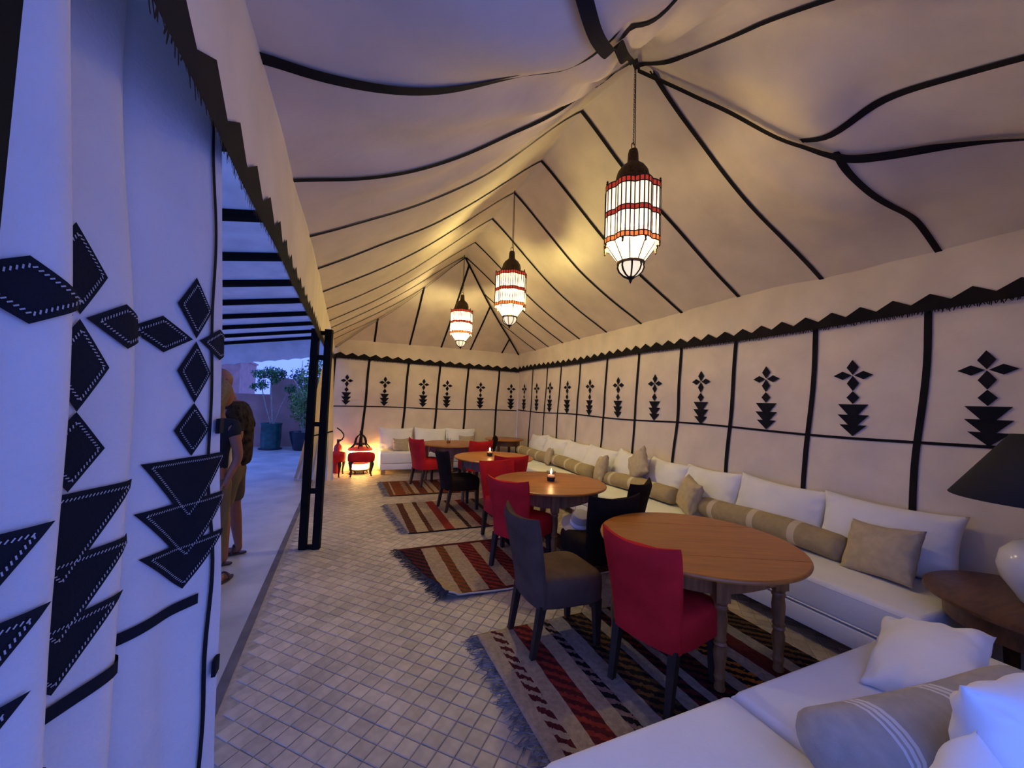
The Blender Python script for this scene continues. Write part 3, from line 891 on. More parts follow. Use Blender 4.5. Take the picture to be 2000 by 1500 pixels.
# ------------------------------------------------------------------ dining chairs
def chair_meshes(um, lm, nm):
    out = []
    # seat
    mb = MB(); loops = []
    for z, k in ((0.300, 0.93), (0.312, 0.985), (0.40, 1.0), (0.452, 0.985), (0.472, 0.93), (0.482, 0.80), (0.486, 0.4)):
        lp = []
        for i in range(32):
            a = 2 * PI * i / 32
            c, s = math.cos(a), math.sin(a)
            e = 0.42
            x = 0.235 * k * math.copysign(abs(c) ** e, c); y = 0.245 * k * math.copysign(abs(s) ** e, s)
            lp.append((x * (1 + 0.06 * y / 0.245), y + 0.015, z))
        loops.append(lp)
    mb.loft(loops); out.append(('seat', mb.mesh('seat', um)))
    # back: curved, raked, with a scooped top rail
    mb = MB(); loops = []
    nz_ = 12
    for i in range(nz_ + 1):
        s = i / nz_
        zz = lerp(0.305, 0.845, s)
        w = lerp(0.205, 0.243, smooth01(s))
        yc = -0.205 - 0.125 * s ** 1.25
        th = 0.042 if s < 0.93 else 0.042 * math.sqrt(max(0.05, 1 - ((s - 0.93) / 0.07) ** 2 * 0.9))
        lp = []
        m_ = 14
        for side in (1, -1):
            for j in range(m_ + 1):
                t = (-1 + 2 * j / m_) * side
                edge = math.sqrt(max(0.0, 1 - abs(t) ** 6))
                yy = yc + 0.055 * t * t * lerp(0.4, 1, s) + side * th * (0.25 + 0.75 * edge)
                lp.append((-t * w if True else 0, yy, zz + 0.028 * (t * t) * s ** 4))
        loops.append(lp)
    mb.loft(loops); out.append(('backrest', mb.mesh('backrest', um)))
    for sx in (-1, 1):
        mb = MB(); mb.loft([[(sx * 0.185 + a * 0.026 * k, 0.205 + b * 0.026 * k + dy, z) for a, b in ((-1, -1), (1, -1), (1, 1), (-1, 1))] for z, k, dy in ((0.0, 0.62, 0.012), (0.31, 1.0, 0))])
        out.append(('leg', mb.mesh('leg', lm, smooth=False)))
        mb = MB(); mb.loft([[(sx * 0.175 + a * 0.024 * k, -0.195 + b * 0.024 * k + dy, z) for a, b in ((-1, -1), (1, -1), (1, 1), (-1, 1))] for z, k, dy in ((0.0, 0.7, -0.055), (0.32, 1.0, 0))])
        out.append(('leg', mb.mesh('leg', lm, smooth=False)))
    return out
def fix_mesh(me):
    bm = bmesh.new(); bm.from_mesh(me); bmesh.ops.recalc_face_normals(bm, faces=list(bm.faces)); bm.to_mesh(me); bm.free()
CH = {k: chair_meshes(m_, legs_m, k) for k, m_ in (('red', red_m), ('dark', dark_m), ('taupe', taupe_m))}
for v in CH.values():
    for _, me in v: fix_mesh(me)
def chair(kind, cx, cy, deg, label):
    t = thing('dining_chair', label, 'chair', (cx, cy, 0.002), R(deg - 90), 'upholstered chairs at the round tables')
    for nm, me in CH[kind]:
        link(nm, me, t)
    return t
chair('taupe', 1.38, 2.36, 0, 'brown grey upholstered chair left of the nearest table, back towards camera')
chair('red', 1.78, 1.78, 15, 'large red upholstered chair in foreground at the nearest table')
chair('red', 1.66, 3.52, 30, 'red upholstered chair at left front of the second table')
chair('red', 1.78, 4.20, -80, 'red chair on far side of second table, only its back showing')
chair('red', 2.10, 5.09, 86, 'red chair at near side of the third table facing away')
chair('dark', 1.58, 5.58, 6, 'dark brown upholstered chair left of the third table')
chair('red', 1.45, 7.28, 22, 'red upholstered chair left of the farthest dining table by white sofa')
chair('red', 2.25, 7.00, 100, 'red chair at near right of the farthest dining table')
chair('dark', 2.62, 7.72, 160, 'dark chair behind the red one at the farthest dining table')
chair('dark', 2.04, 2.84, 88, 'black brown chair with a pale hat on its seat')
chair('dark', 2.52, 3.22, 118, 'dark chair tucked between second table and long sofa')

# ------------------------------------------------------------------ round gateleg tables
TR = 0.605
def table_meshes():
    out = []
    def cut(y0, y1):
        pts = []
        n = 40
        if y0 <= -TR: 
            a0 = math.asin(max(-1, y1 / TR))
            angs = np.linspace(PI - a0, 2 * PI + a0, n)
        elif y1 >= TR:
            a0 = math.asin(y0 / TR)
            angs = np.linspace(a0, PI - a0, n)
        else:
            b0, b1 = math.asin(y0 / TR), math.asin(y1 / TR)
            angs = list(np.linspace(b0, b1, 16)) + list(np.linspace(PI - b1, PI - b0, 16))
        return [(TR * math.cos(a), TR * math.sin(a)) for a in angs]
    for nm, a, b in (('table_leaf', -TR, -0.304), ('centre_board', -0.299, 0.299), ('table_leaf', 0.304, TR)):
        pl = cut(a, b)
        cx = sum(p[0] for p in pl) / len(pl); cy = sum(p[1] for p in pl) / len(pl)
        mb = MB()
        def lp(ins, z):
            o_ = []
            for x, y in pl:
                r_ = math.hypot(x, y)
                rim = abs(r_ - TR) < 1e-6
                k = (TR - ins) / TR if rim else 1
                yy = y * k
                if abs(y - a) < 1e-6 or abs(y - b) < 1e-6: yy = y
                o_.append((x * k, yy, z))
            return o_
        mb.loft([lp(0.012, 0.716), lp(0.003, 0.720), lp(0.0, 0.728), lp(0.003, 0.737), lp(0.010, 0.741)])
        out.append((nm, mb.mesh(nm, wood_m, ang=0.5)))
    prof = [(0.026, 0.0), (0.030, 0.02), (0.024, 0.05), (0.028, 0.07), (0.032, 0.08), (0.028, 0.09), (0.026, 0.12), (0.034, 0.19), (0.036, 0.22), (0.028, 0.25),
            (0.036, 0.262), (0.028, 0.275), (0.036, 0.29), (0.030, 0.305), (0.034, 0.34), (0.038, 0.40), (0.033, 0.45), (0.040, 0.465), (0.033, 0.48), (0.042, 0.495), (0.042, 0.50)]
    for a, r_ in ((-12, 0.47), (168, 0.49), (-87, 0.30), (93, 0.30)):
        c = (r_ * math.cos(R(a)), r_ * math.sin(R(a)), 0)
        mb = MB(); mb.lathe(prof, 14, c); mb.box((c[0], c[1], 0.608), (0.078, 0.078, 0.216))
        out.append(('leg', mb.mesh('leg', woodleg_m, ang=0.9)))
    # aprons: long boards with bowed lower edge, short boards across
    for sy in (-1, 1):
        mb = MB(); loops = []
        for i in range(13):
            t = -1 + i / 6
            x = t * 0.40; dz = 0.10 + 0.09 * (1 - t * t)
            loops.append([(x, sy * 0.275 - 0.011, 0.7155), (x, sy * 0.275 + 0.011, 0.7155), (x, sy * 0.275 + 0.011, 0.7155 - dz), (x, sy * 0.275 - 0.011, 0.7155 - dz)])
        mb.loft(loops); out.append(('apron', mb.mesh('apron', woodleg_m, ang=0.5)))
    for sx in (-1, 1):
        mb = MB(); mb.box((sx * 0.40, 0, 0.655), (0.022, 0.528, 0.12)); out.append(('apron', mb.mesh('apron', woodleg_m, smooth=False)))
    return out
TB = table_meshes()
for _, me in TB: fix_mesh(me)
for cx, cy, deg, label in ((2.13, 1.87, -26, 'nearest round honey pine table with a visible leaf joint'),
                           (2.06, 3.72, -20, 'second round pine table with a lit candle in pinkish glass'),
                           (2.12, 5.60, -28, 'third round pine table with a lit candle in dark glass'),
                           (1.93, 7.46, -15, 'farthest round pine dining table with an unlit glass on it')):
    t = thing('round_table', label, 'table', (cx, cy, 0.002), R(deg), 'round pine dining tables')
    for nm, me in TB: link(nm, me, t)

# dark corner table behind the others
t = thing('corner_table', 'dark round side table in the far corner by the long sofa', 'table', (3.38, 8.30, 0))
mb = MB(); mb.lathe([(0.42, 0.715), (0.44, 0.722), (0.44, 0.738), (0.43, 0.745)], 40); mb.obj('table_top', wood_m, t)
mb = MB(); mb.lathe([(0.36, 0.60), (0.36, 0.715)], 32); mb.obj('apron', darkwood_m, t)
for k in range(4):
    a = PI / 4 + k * PI / 2
    mb = MB(); mb.lathe([(0.02, 0), (0.028, 0.3), (0.034, 0.62)], 10, (0.31 * math.cos(a), 0.31 * math.sin(a), 0)); mb.obj('leg', darkwood_m, t)

# ------------------------------------------------------------------ candles and glass
def candle(label, x, y, lit=True, dark=False):
    t = thing('candle_glass', label, 'candle', (x, y, 0.744))
    mb = MB(); mb.lathe([(0.034, 0.0), (0.038, 0.004), (0.050, 0.105), (0.046, 0.105), (0.035, 0.010), (0.005, 0.008)], 20); mb.obj('cup', cup_m, t)
    mb = MB(); mb.lathe([(0.033, 0.012), (0.040, 0.060), (0.038, 0.066), (0.010, 0.064)], 18); mb.obj('wax', wax_m, t)
    mb = MB(); mb.lathe([(0.034, -0.0015), (0.0405, 0.0), (0.0465, 0.045), (0.0455, 0.046)], 20, cap=False); mb.obj('sleeve', darkpot_m, t)
    mb = MB(); mb.tube([(0, 0, 0.064), (0, 0, 0.078)], 0.0016, 5); mb.obj('wick', rubber_m, t)
    mb = MB(); mb.lathe([(0.002, 0.074), (0.009, 0.084), (0.0105, 0.094), (0.007, 0.112), (0.001, 0.132)], 12); mb.obj('flame', flame_m, t)
    ld = bpy.data.lights.new('candle_light', 'POINT'); ld.energy = 0.9; ld.color = (1.0, 0.55, 0.22); ld.shadow_soft_size = 0.012
    lo = bpy.data.objects.new('flame_glow', ld); COL.objects.link(lo); lo.parent = t; lo.location = (0, 0, 0.16)
    return t
candle('lit candle in pinkish glass on the second table', 2.09, 3.74)
candle('lit candle in dark glass on the third table', 2.08, 5.68)
t = thing('drinking_glass', 'small clear glass with a dark stem on the farthest dining table', 'glass', (1.86, 7.44, 0.744))
mb = MB(); mb.lathe([(0.032, 0.0), (0.036, 0.003), (0.044, 0.10), (0.041, 0.10), (0.033, 0.010), (0.004, 0.008)], 20); mb.obj('cup', clearglass_m, t)
mb = MB(); mb.tube([(0.0, 0.0, 0.012), (-0.012, 0.0, 0.10), (-0.02, 0, 0.19)], [0.004, 0.003, 0.002], 5); mb.obj('stem', rubber_m, t)
mb = MB(); mb.lathe([(0.030, 0.011), (0.035, 0.045), (0.004, 0.046)], 16); mb.obj('wax', wood_m, t)

# hat and folded dark cloth on the chair seat
t = thing('brimmed_hat', 'pale grey brimmed hat with white ribbon on the dark chair seat', 'hat', (1.99, 3.00, 0.500), R(20))
t.rotation_euler = (R(14), R(-16), R(30))
mb = MB(); mb.lathe([(0.165, -0.002), (0.168, 0.003), (0.10, 0.018), (0.092, 0.03), (0.086, 0.09), (0.072, 0.118), (0.04, 0.128), (0.004, 0.130)], 32); mb.obj('crown', hat_m, t)
mb = MB(); mb.lathe([(0.0955, 0.028), (0.094, 0.040), (0.0918, 0.060)], 32, cap=False); mb.obj('ribbon', hatband_m, t)

# ------------------------------------------------------------------ sofas
def bench(name, label, c, d, group=None, seat=0.45, mat_h=0.225, base_gap=0.10, legs=True, split=1):
    t = thing(name, label, 'sofa', (c[0], c[1], 0), 0, group)
    mb = MB(); mb.rbox((0, 0, (seat - mat_h + base_gap) / 2), (d[0], d[1], seat - mat_h - base_gap), 0.012, 2); mb.obj('base', white_m, t)
    mb = MB(); mb.rbox((0, 0, seat - mat_h / 2 + 0.003), (d[0], d[1], mat_h - 0.004), 0.035, 4)
    m2 = mb.obj('mattress', white_m, t)
    for zz in (seat - mat_h + 0.018, seat - 0.03):
        mb = MB(); x, y = d[0] / 2 - 0.006, d[1] / 2 - 0.006
        mb.tube([(-x, -y, zz), (x, -y, zz), (x, y, zz), (-x, y, zz), (-x, -y, zz)], 0.007, 6); mb.obj('piping', white_m, m2)
    for sx in (-1, 1):
        for sy in (-1, 1):
            mb = MB(); mb.box((sx * (d[0] / 2 - 0.07), sy * (d[1] / 2 - 0.07), base_gap / 2), (0.09, 0.09, base_gap)); mb.obj('leg', footwood_m, t, smooth=False)
    return t
LY = [1.12, 2.90, 4.68, 6.46, 7.86]
names = ('near end of the long white sofa, beside nearest table and lamp table', 'second section of long white sofa beside the second table',
         'third section of long white sofa beside the third table', 'far section of long white sofa by the corner table')
for i in range(4):
    bench('sofa_bench', names[i], (3.47, (LY[i] + LY[i + 1]) / 2), (0.90, LY[i + 1] - LY[i] - 0.006), 'white bench sofa along the long wall')
bench('sofa_bench', 'white bench sofa against the far end wall', (1.72, 8.66), (2.06, 0.56))
bench('sofa_bench', 'left foreground white bench seat nearest the camera', (1.05, 0.625), (0.85, 1.01), 'foreground bench seats')
bench('sofa_bench', 'right foreground white bench seat carrying pillows and bolster', (2.20, 0.625), (1.42, 1.01), 'foreground bench seats')

# ------------------------------------------------------------------ pillows
def pillow_mesh(W, H, T, seed, m_, ear=0.08, wr=0.030, n=40):
    mb = MB()
    def pt(u, v, sgn):
        a, b = 2 * u - 1, 2 * v - 1
        x = W / 2 * a * (1 - ear * (1 - b * b) * abs(a) ** 3)
        z = H / 2 * b * (1 - ear * (1 - a * a) * abs(b) ** 3)
        d = max(0.0, (1 - a ** 2) * (1 - b ** 2)) ** 0.42
        cr = max(0.0, abs(a) ** 3 + abs(b) ** 3 - 0.35)
        rp = math.sin((a * 11 if abs(b) > abs(a) else b * 11) + 3 * nz(a * 2, b * 2, seed)) * cr * (1 - max(abs(a), abs(b)) ** 8)
        y = sgn * (T / 2 * d + wr * rp * d ** 0.5) + 0.008 * nz(a * 1.5, b * 1.5, seed + 7)
        return (x, y, z + H / 2 - 0.012 * (1 - a * a) * (b > 0) * b)
    mb.grid(lambda u, v: pt(u, v, 1), n, n)
    k = len(mb.v)
    mb.grid(lambda u, v: pt(1 - u, v, -1), n, n)
    bm = bmesh.new()
    me = mb.mesh('pillow', m_, ang=None)
    bm.from_mesh(me); bmesh.ops.remove_doubles(bm, verts=list(bm.verts), dist=0.0006)
    bmesh.ops.recalc_face_normals(bm, faces=list(bm.faces)); bm.to_mesh(me); bm.free()
    me.shade_smooth()
    return me
def pillow(name, label, W, H, T, loc, rot, m_, seed, group=None, cat='pillow', ear=0.08):
    o = link(name, pillow_mesh(W, H, T, seed, m_, ear))
    o.location = loc
    o.rotation_euler = tuple(R(a) for a in rot)
    return tag(o, label, cat, group)
WP = [(1.62, 'white pillow nearest the table lamp on the long sofa'), (2.42, 'second white pillow from the lamp on the long sofa'), (3.19, 'third white pillow from the lamp on the long sofa'),
      (3.86, 'white pillow behind an upright beige cushion, fourth from lamp'), (4.52, 'white pillow fifth from the lamp on the long sofa'), (5.22, 'white pillow sixth from the lamp on the long sofa'),
      (5.90, 'white pillow seventh from the lamp on the long sofa'), (6.60, 'white pillow eighth from the lamp on the long sofa'), (7.35, 'last white pillow of the long sofa by the corner table')]
for i, (y, lb) in enumerate(WP):
    pillow('white_pillow', lb, 0.83 if i < 3 else 0.74, 0.50, 0.25, (3.72, y, 0.450), (19 + random.uniform(-5, 5), random.uniform(-6, 6), 90 + random.uniform(-9, 9)), pillow_m, i * 3.1, 'white pillows along the long wall')
for i, (x, lb) in enumerate(((1.03, 'left white pillow on the far sofa'), (1.77, 'middle white pillow on the far sofa'), (2.48, 'right white pillow on the far sofa'))):
    pillow('white_pillow', lb, 0.75, 0.50, 0.17, (x, 8.80, 0.452), (-10, random.uniform(-3, 3), random.uniform(-3, 3)), pillow_m, 40 + i * 3.1, 'white pillows on the far sofa')

# beige linen cushions
pillow('beige_cushion', 'square beige cushion nearest the lamp on the long sofa', 0.44, 0.40, 0.16, (3.44, 1.53, 0.455), (30, 5, 84), beige_m, 60, 'beige cushions')
pillow('beige_cushion', 'beige cushion standing on end between two bolsters', 0.40, 0.38, 0.18, (3.45, 3.20, 0.460), (16, -8, 62), beige_m, 63, 'beige cushions')
pillow('beige_cushion', 'beige cushion standing on its corner among white pillows', 0.40, 0.40, 0.16, (3.56, 4.02, 0.655), (16, 34, 86), beige_m, 66, 'beige cushions')
pillow('beige_cushion', 'beige cushion leaning beside the third bolster', 0.42, 0.40, 0.17, (3.48, 4.82, 0.460), (16, 10, 66), beige_m, 69, 'beige cushions')
pillow('beige_cushion', 'small beige cushion at left on the far sofa', 0.34, 0.28, 0.12, (1.12, 8.63, 0.452), (-14, 0, 4), beige_m, 72, 'beige cushions')
pillow('beige_cushion', 'small pale cushion at right on the far sofa', 0.38, 0.34, 0.12, (2.60, 8.63, 0.452), (-14, 0, -4), beige_m, 75, 'beige cushions')
pillow('beige_cushion', 'beige cushion half hidden behind bolster far along the sofa', 0.36, 0.32, 0.14, (3.47, 6.41, 0.460), (18, 4, 70), beige_m, 78, 'beige cushions')

# striped bolsters
def stripe_mat(name, L, bands, base, stripe):
    mt = mat(name, base, 0.95, var=0.06, vscale=20.0, bump=0.3, bscale=180.0, spec=0.1)
    nt = mt.node_tree; N = nt.nodes; Lk = nt.links; p = N['Principled BSDF']
    src = p.inputs['Base Color'].links[0].from_socket
    tc = N.new('ShaderNodeTexCoord'); sp = N.new('ShaderNodeSeparateXYZ'); Lk.new(tc.outputs['Object'], sp.inputs[0])
    mr = N.new('ShaderNodeMapRange'); mr.inputs[1].default_value = -L / 2; mr.inputs[2].default_value = L / 2; Lk.new(sp.outputs['X'], mr.inputs[0])
    rp = N.new('ShaderNodeValToRGB'); rp.color_ramp.interpolation = 'CONSTANT'
    el = rp.color_ramp.elements; el.remove(el[1]); el[0].position = 0; el[0].color = (0, 0, 0, 1)
    for a, b in bands:
        e = el.new(a); e.color = (1, 1, 1, 1); e = el.new(b); e.color = (0, 0, 0, 1)
    Lk.new(mr.outputs[0], rp.inputs[0])
    mx = N.new('ShaderNodeMix'); mx.data_type = 'RGBA'; mx.inputs[7].default_value = (*stripe, 1)
    Lk.new(rp.outputs[0], mx.inputs[0]); Lk.new(src, mx.inputs[6]); Lk.new(mx.outputs[2], p.inputs['Base Color'])
    return mt
bol_m = stripe_mat('striped_linen', 1.3, ((0.115, 0.158), (0.43, 0.475), (0.70, 0.745)), (0.37, 0.285, 0.165), (0.56, 0.47, 0.35))
bolg_m = stripe_mat('grey_striped_linen', 1.05, ((0.18, 0.195), (0.205, 0.22), (0.23, 0.245), (0.52, 0.535), (0.545, 0.56), (0.57, 0.585)), (0.42, 0.38, 0.33), (0.68, 0.66, 0.62))
def bolster(label, L, r_, loc, rot, m_, seed, group='striped bolsters', flat=0.86):
    mb = MB(); loops = []
    n = 40
    for i in range(n + 1):
        t = i / n
        x = (t - 0.5) * L
        e = min(t, 1 - t) * L
        k = min(1.0, math.sqrt(max(0.0, 1 - (1 - min(1, e / 0.07)) ** 2)) * 0.55 + 0.45 * min(1, e / 0.03)) if e < 0.07 else 1.0
        k = max(0.25, k)
        lp = []
        for j in range(20):
            a = 2 * PI * j / 20
            rr = r_ * k * (1 + 0.05 * nz(x * 4, math.cos(a) * 1.5, seed + math.sin(a)))
            lp.append((x, rr * math.cos(a), rr * math.sin(a) * flat + 0.010 * math.sin(x * 5 + seed)))
        loops.append(lp)
    mb.loft(loops)
    o = mb.obj('bolster', m_, ang=1.2)
    o.location = loc; o.rotation_euler = tuple(R(a) for a in rot)
    return tag(o, label, 'bolster', group)
bolster('long beige striped bolster beside the nearest table', 1.30, 0.118, (3.56, 2.39, 0.560), (0, 1.0, -88), bol_m, 1)
bolster('beige striped bolster at the second table, below standing cushions', 1.30, 0.115, (3.57, 4.05, 0.556), (0, -1, -90), bol_m, 2)
bolster('beige striped bolster beside the candle of the second table', 1.25, 0.115, (3.57, 5.68, 0.556), (0, 0.5, -91), bol_m, 3)
bolster('farthest beige bolster on the long sofa', 1.25, 0.115, (3.55, 7.12, 0.556), (0, 0, -88), bol_m, 4)
bolster('grey beige bolster with woven stripes on the foreground seat', 1.05, 0.115, (1.88, 0.665, 0.556), (0, 0, -8), bolg_m, 5)
# foreground pillows
pillow('white_pillow', 'white pillow with pointed corner lying at far side of foreground seat', 0.58, 0.38, 0.17, (2.32, 1.04, 0.495), (76, -8, 16), pillow_m, 81, 'foreground pillows')
pillow('white_pillow', 'large white pillow at the right picture edge on foreground seat', 0.66, 0.38, 0.19, (1.86, 0.455, 0.462), (-4, 4, -5), pillow_m, 84, 'foreground pillows')
pillow('white_pillow', 'white pillow at the bottom picture edge on foreground seat', 0.48, 0.33, 0.18, (1.28, 0.40, 0.462), (-4, -6, 8), pillow_m, 87, 'foreground pillows')

# ------------------------------------------------------------------ lamp table and lamp
t = thing('lamp_table', 'dark brown round side table holding the black shaded lamp', 'table', (3.47, 0.76, 0))
mb = MB(); mb.lathe([(0.47, 0.575), (0.50, 0.582), (0.50, 0.598), (0.485, 0.606)], 48); mb.obj('table_top', darkwood_m, t)
mb = MB(); mb.lathe([(0.42, 0.462), (0.42, 0.575)], 40); mb.obj('apron', darkwood_m, t)
for k in range(4):
    a = PI / 4 + k * PI / 2
    mb = MB(); mb.box((0.33 * math.cos(a), 0.33 * math.sin(a), 0.28), (0.06, 0.06, 0.56), a, 0.7); mb.obj('leg', darkwood_m, t, smooth=False)
t = thing('table_lamp', 'table lamp with black cone shade and round pale ceramic base', 'lamp', (3.42, 0.80, 0.608))
mb = MB(); mb.lathe([(0.07, 0.0), (0.085, 0.010), (0.10, 0.04), (0.15, 0.12), (0.165, 0.19), (0.15, 0.26), (0.10, 0.32), (0.05, 0.345), (0.03, 0.36)], 36); mb.obj('base', ceramic_m, t)
mb = MB(); mb.lathe([(0.03, 0.355), (0.022, 0.37), (0.015, 0.42), (0.012, 0.66)], 14); mb.obj('stem', brass_m, t)
mb = MB(); mb.lathe([(0.335, 0.545), (0.10, 0.90)], 48, cap=False); mb.obj('lamp_shade', lampshade_m, t, solid=0.006)
mb = MB()
for k in range(3):
    a = 2 * PI * k / 3; mb.tube([(0, 0, 0.655), (0.262 * math.cos(a), 0.262 * math.sin(a), 0.655)], 0.003, 5)
mb.obj('shade_carrier', brass_m, t)

# ------------------------------------------------------------------ stools, extinguisher
def stool(label, x, y, rz):
    t = thing('oval_stool', label, 'stool', (x, y, 0), rz, 'red oval stools')
    mb = MB(); loops = []
    for z, k in ((0.285, 0.92), (0.30, 0.98), (0.37, 1.0), (0.42, 0.985), (0.445, 0.92), (0.46, 0.7), (0.465, 0.3)):
        loops.append([(0.26 * k * math.copysign(abs(math.cos(a)) ** 0.8, math.cos(a)), 0.19 * k * math.copysign(abs(math.sin(a)) ** 0.8, math.sin(a)), z) for a in np.linspace(0, 2 * PI, 33)[:-1]])
    mb.loft(loops); mb.obj('seat', red_m, t)
    for sx in (-1, 1):
        for sy in (-1, 1):
            mb = MB(); mb.tube([(sx * 0.185, sy * 0.115, 0.30), (sx * 0.205, sy * 0.13, 0.24), (sx * 0.195, sy * 0.125, 0.16), (sx * 0.18, sy * 0.115, 0.08), (sx * 0.19, sy * 0.12, 0.02), (sx * 0.20, sy * 0.125, 0.0)], [0.034, 0.034, 0.022, 0.015, 0.014, 0.018], 8)
            mb.obj('leg', legs_m, t)
    return t
stool('red oval stool on curved legs in front of the lit floor lantern', 0.33, 8.42, R(2))
stool('red stool mostly hidden behind the drawn curtain', -0.155, 8.50, R(80))
t = thing('fire_extinguisher', 'red fire extinguisher with curved black hose beside the drawn curtain', 'extinguisher', (-0.12, 8.80, 0))
mb = MB(); mb.lathe([(0.070, 0.0), (0.078, 0.012), (0.078, 0.50), (0.065, 0.56), (0.030, 0.60), (0.022, 0.62)], 24); mb.obj('body', red_paint_m, t)
mb = MB(); mb.box((0, 0, 0.645), (0.05, 0.05, 0.05)); mb.box((0.03, 0, 0.68), (0.12, 0.022, 0.015)); mb.obj('valve', rubber_m, t, smooth=False)
mb = MB(); mb.tube([(0.02, 0.0, 0.65), (0.06, -0.02, 0.68), (0.10, -0.03, 0.74), (0.095, -0.03, 0.80), (0.04, -0.03, 0.87), (-0.04, -0.03, 0.93)], 0.013, 8); mb.obj('hose', rubber_m, t)

# ------------------------------------------------------------------ rugs
CR = (0.35, 0.255, 0.160); MAR = (0.075, 0.014, 0.014); REDC = (0.22, 0.028, 0.018); RUST = (0.19, 0.05, 0.015); BLK = (0.012, 0.010, 0.012)
BR = (0.09, 0.045, 0.02); GRY = (0.235, 0.20, 0.175); ORG = (0.34, 0.11, 0.015)
def rug(label, L, Wd, x, y, deg, stripes, border=None, curl=0.0, fringe_c=None, shear=0.0, seed=0):
    m_ = rug_material('kilim_' + str(seed), L, stripes, border, Wd)
    t = thing('kilim_rug', label, 'rug', (x, y, 0.0), R(deg), 'striped kilim rugs')
    def pt(u, v):
        b = (v - 0.5) * Wd
        a = u * L + shear * (0.5 - v) * (1 - u)
        z = 0.007 + 0.003 * nz(a * 4, b * 4, seed)
        if curl:
            z += curl * (smooth01((0.10 - u * L) / 0.10) * smooth01((0.45 - v) / 0.2) * 1.0 + 0.5 * smooth01((0.05 - v) / 0.05)) * (0.6 + 0.4 * math.sin(a * 7 + v * 9))
        return (a, b, z)
    mb = MB(); mb.grid(pt, 70, 44)
    r = mb.obj('weave', m_, t, ang=None, solid=0.008, fixn=False)
    mb = MB(); mb.tube([(p[0], p[1] - 0.002, p[2]) for p in (pt(i / 40, 0.0) for i in range(41))], 0.007, 6)
    mb.obj('selvedge', bag_m if curl else tape_m, t)
    fm = fringe_c or bag_m
    mb = MB()
    for k in range(int(Wd / 0.011)):
        v = (k + random.random()) / (Wd / 0.011)
        p = Vector(pt(0, v)); L2 = random.uniform(0.05, 0.12)
        q = p + Vector((-L2 * 0.5, random.uniform(-0.02, 0.02), 0.006)); w = p + Vector((-L2, random.uniform(-0.045, 0.045), 0))
        q.z = 0.012; w.z = 0.005
        mb.tube([p, q, w], [0.0035, 0.0045, 0.002], 4)
    mb.obj('fringe', fm, t, kind='stuff')
    return t
fr_grey = mat('grey_wool_fringe', (0.30, 0.27, 0.26), 1.0, var=0.5, vscale=25, col2=(0.05, 0.045, 0.05))
fr_dark = mat('dark_wool_fringe', (0.06, 0.05, 0.05), 1.0, var=0.5, vscale=25)
rug('striped kilim under the nearest table with pale tangled fringe', 1.95, 1.42, 0.90, 1.83, 0,
    [(0, CR, None), (0.06, CR, None), (0.08, MAR, CR), (0.15, CR, None), (0.24, MAR, REDC), (0.36, CR, None), (0.46, BLK, (0.2, 0.12, 0.1)), (0.52, GRY, None), (0.64, BLK, BR), (0.82, GRY, None), (0.90, BLK, MAR),
     (0.98, GRY, None), (1.04, MAR, BLK), (1.20, GRY, None), (1.28, BLK, ORG), (1.42, GRY, None), (1.52, MAR, None), (1.66, GRY, None), (1.76, BLK, BR)], None, 0, fr_grey, 0.03, 1)
rug('red and cream kilim with curled edge beside second table', 1.75, 1.16, 0.70, 3.64, 0,
    [(0, MAR, BLK), (0.09, CR, None), (0.24, RUST, BR), (0.33, CR, None), (0.48, MAR, REDC), (0.63, CR, None), (0.75, REDC, MAR), (0.90, CR, None), (1.02, BLK, None), (1.12, GRY, None), (1.22, MAR, None), (1.38, CR, None), (1.5, BLK, MAR)], MAR, 0.045, fr_dark, 0.24, 2)
rug('cream kilim with narrow red and brown stripes by the third table', 1.75, 1.36, 0.68, 5.36, 0,
    [(0, GRY, CR), (0.07, MAR, BR), (0.16, CR, None), (0.30, BR, MAR), (0.36, CR, None), (0.50, REDC, None), (0.62, CR, None), (0.78, BR, BLK), (0.84, CR, None), (0.96, MAR, REDC), (1.07, CR, None), (1.22, BR, None), (1.28, CR, None), (1.42, MAR, None), (1.55, CR, None)], None, 0, fr_grey, 0.12, 3)
rug('small rust red and cream kilim by the farthest table', 1.5, 1.12, 0.70, 7.10, 0,
    [(0, RUST, BR), (0.08, CR, None), (0.11, RUST, None), (0.28, CR, RUST), (0.36, RUST, BR), (0.42, CR, None), (0.50, MAR, RUST), (0.64, CR, None), (0.72, RUST, None), (0.76, CR, None), (0.84, RUST, MAR), (1.0, CR, None), (1.08, MAR, None), (1.25, CR, None), (1.35, RUST, None)], RUST, 0, fr_grey, 0.03, 4)

# ------------------------------------------------------------------ beyond the tent
mb = MB(); mb.box((-5.2, 13.75, 0.78), (10.2, 0.3, 1.56)); mb.box((0.6, 13.78, 1.15), (6.2, 0.34, 2.3)) if False else None
w1 = mb.obj('wall_terrace', terracotta_m, smooth=False)
tag(w1, 'low pink rendered terrace wall behind the potted tree', 'wall', kind='structure')
mb = MB(); mb.add([(-2.14, 13.55, 0), (3.4, 13.55, 0), (3.4, 13.55, 1.2), (-1.25, 13.55, 1.55), (-1.55, 13.55, 2.05), (-2.14, 13.55, 2.12)] + [(-2.14, 13.95, 0), (3.4, 13.95, 0), (3.4, 13.95, 1.2), (-1.25, 13.95, 1.55), (-1.55, 13.95, 2.05), (-2.14, 13.95, 2.12)],
              [(0, 1, 2, 3, 4, 5), (11, 10, 9, 8, 7, 6), (0, 6, 7, 1), (1, 7, 8, 2), (2, 8, 9, 3), (3, 9, 10, 4), (4, 10, 11, 5), (5, 11, 6, 0)])
tag(mb.obj('wall_stepped', terracotta_m, smooth=False), 'taller stepped end of the pink rendered wall', 'wall', kind='structure')
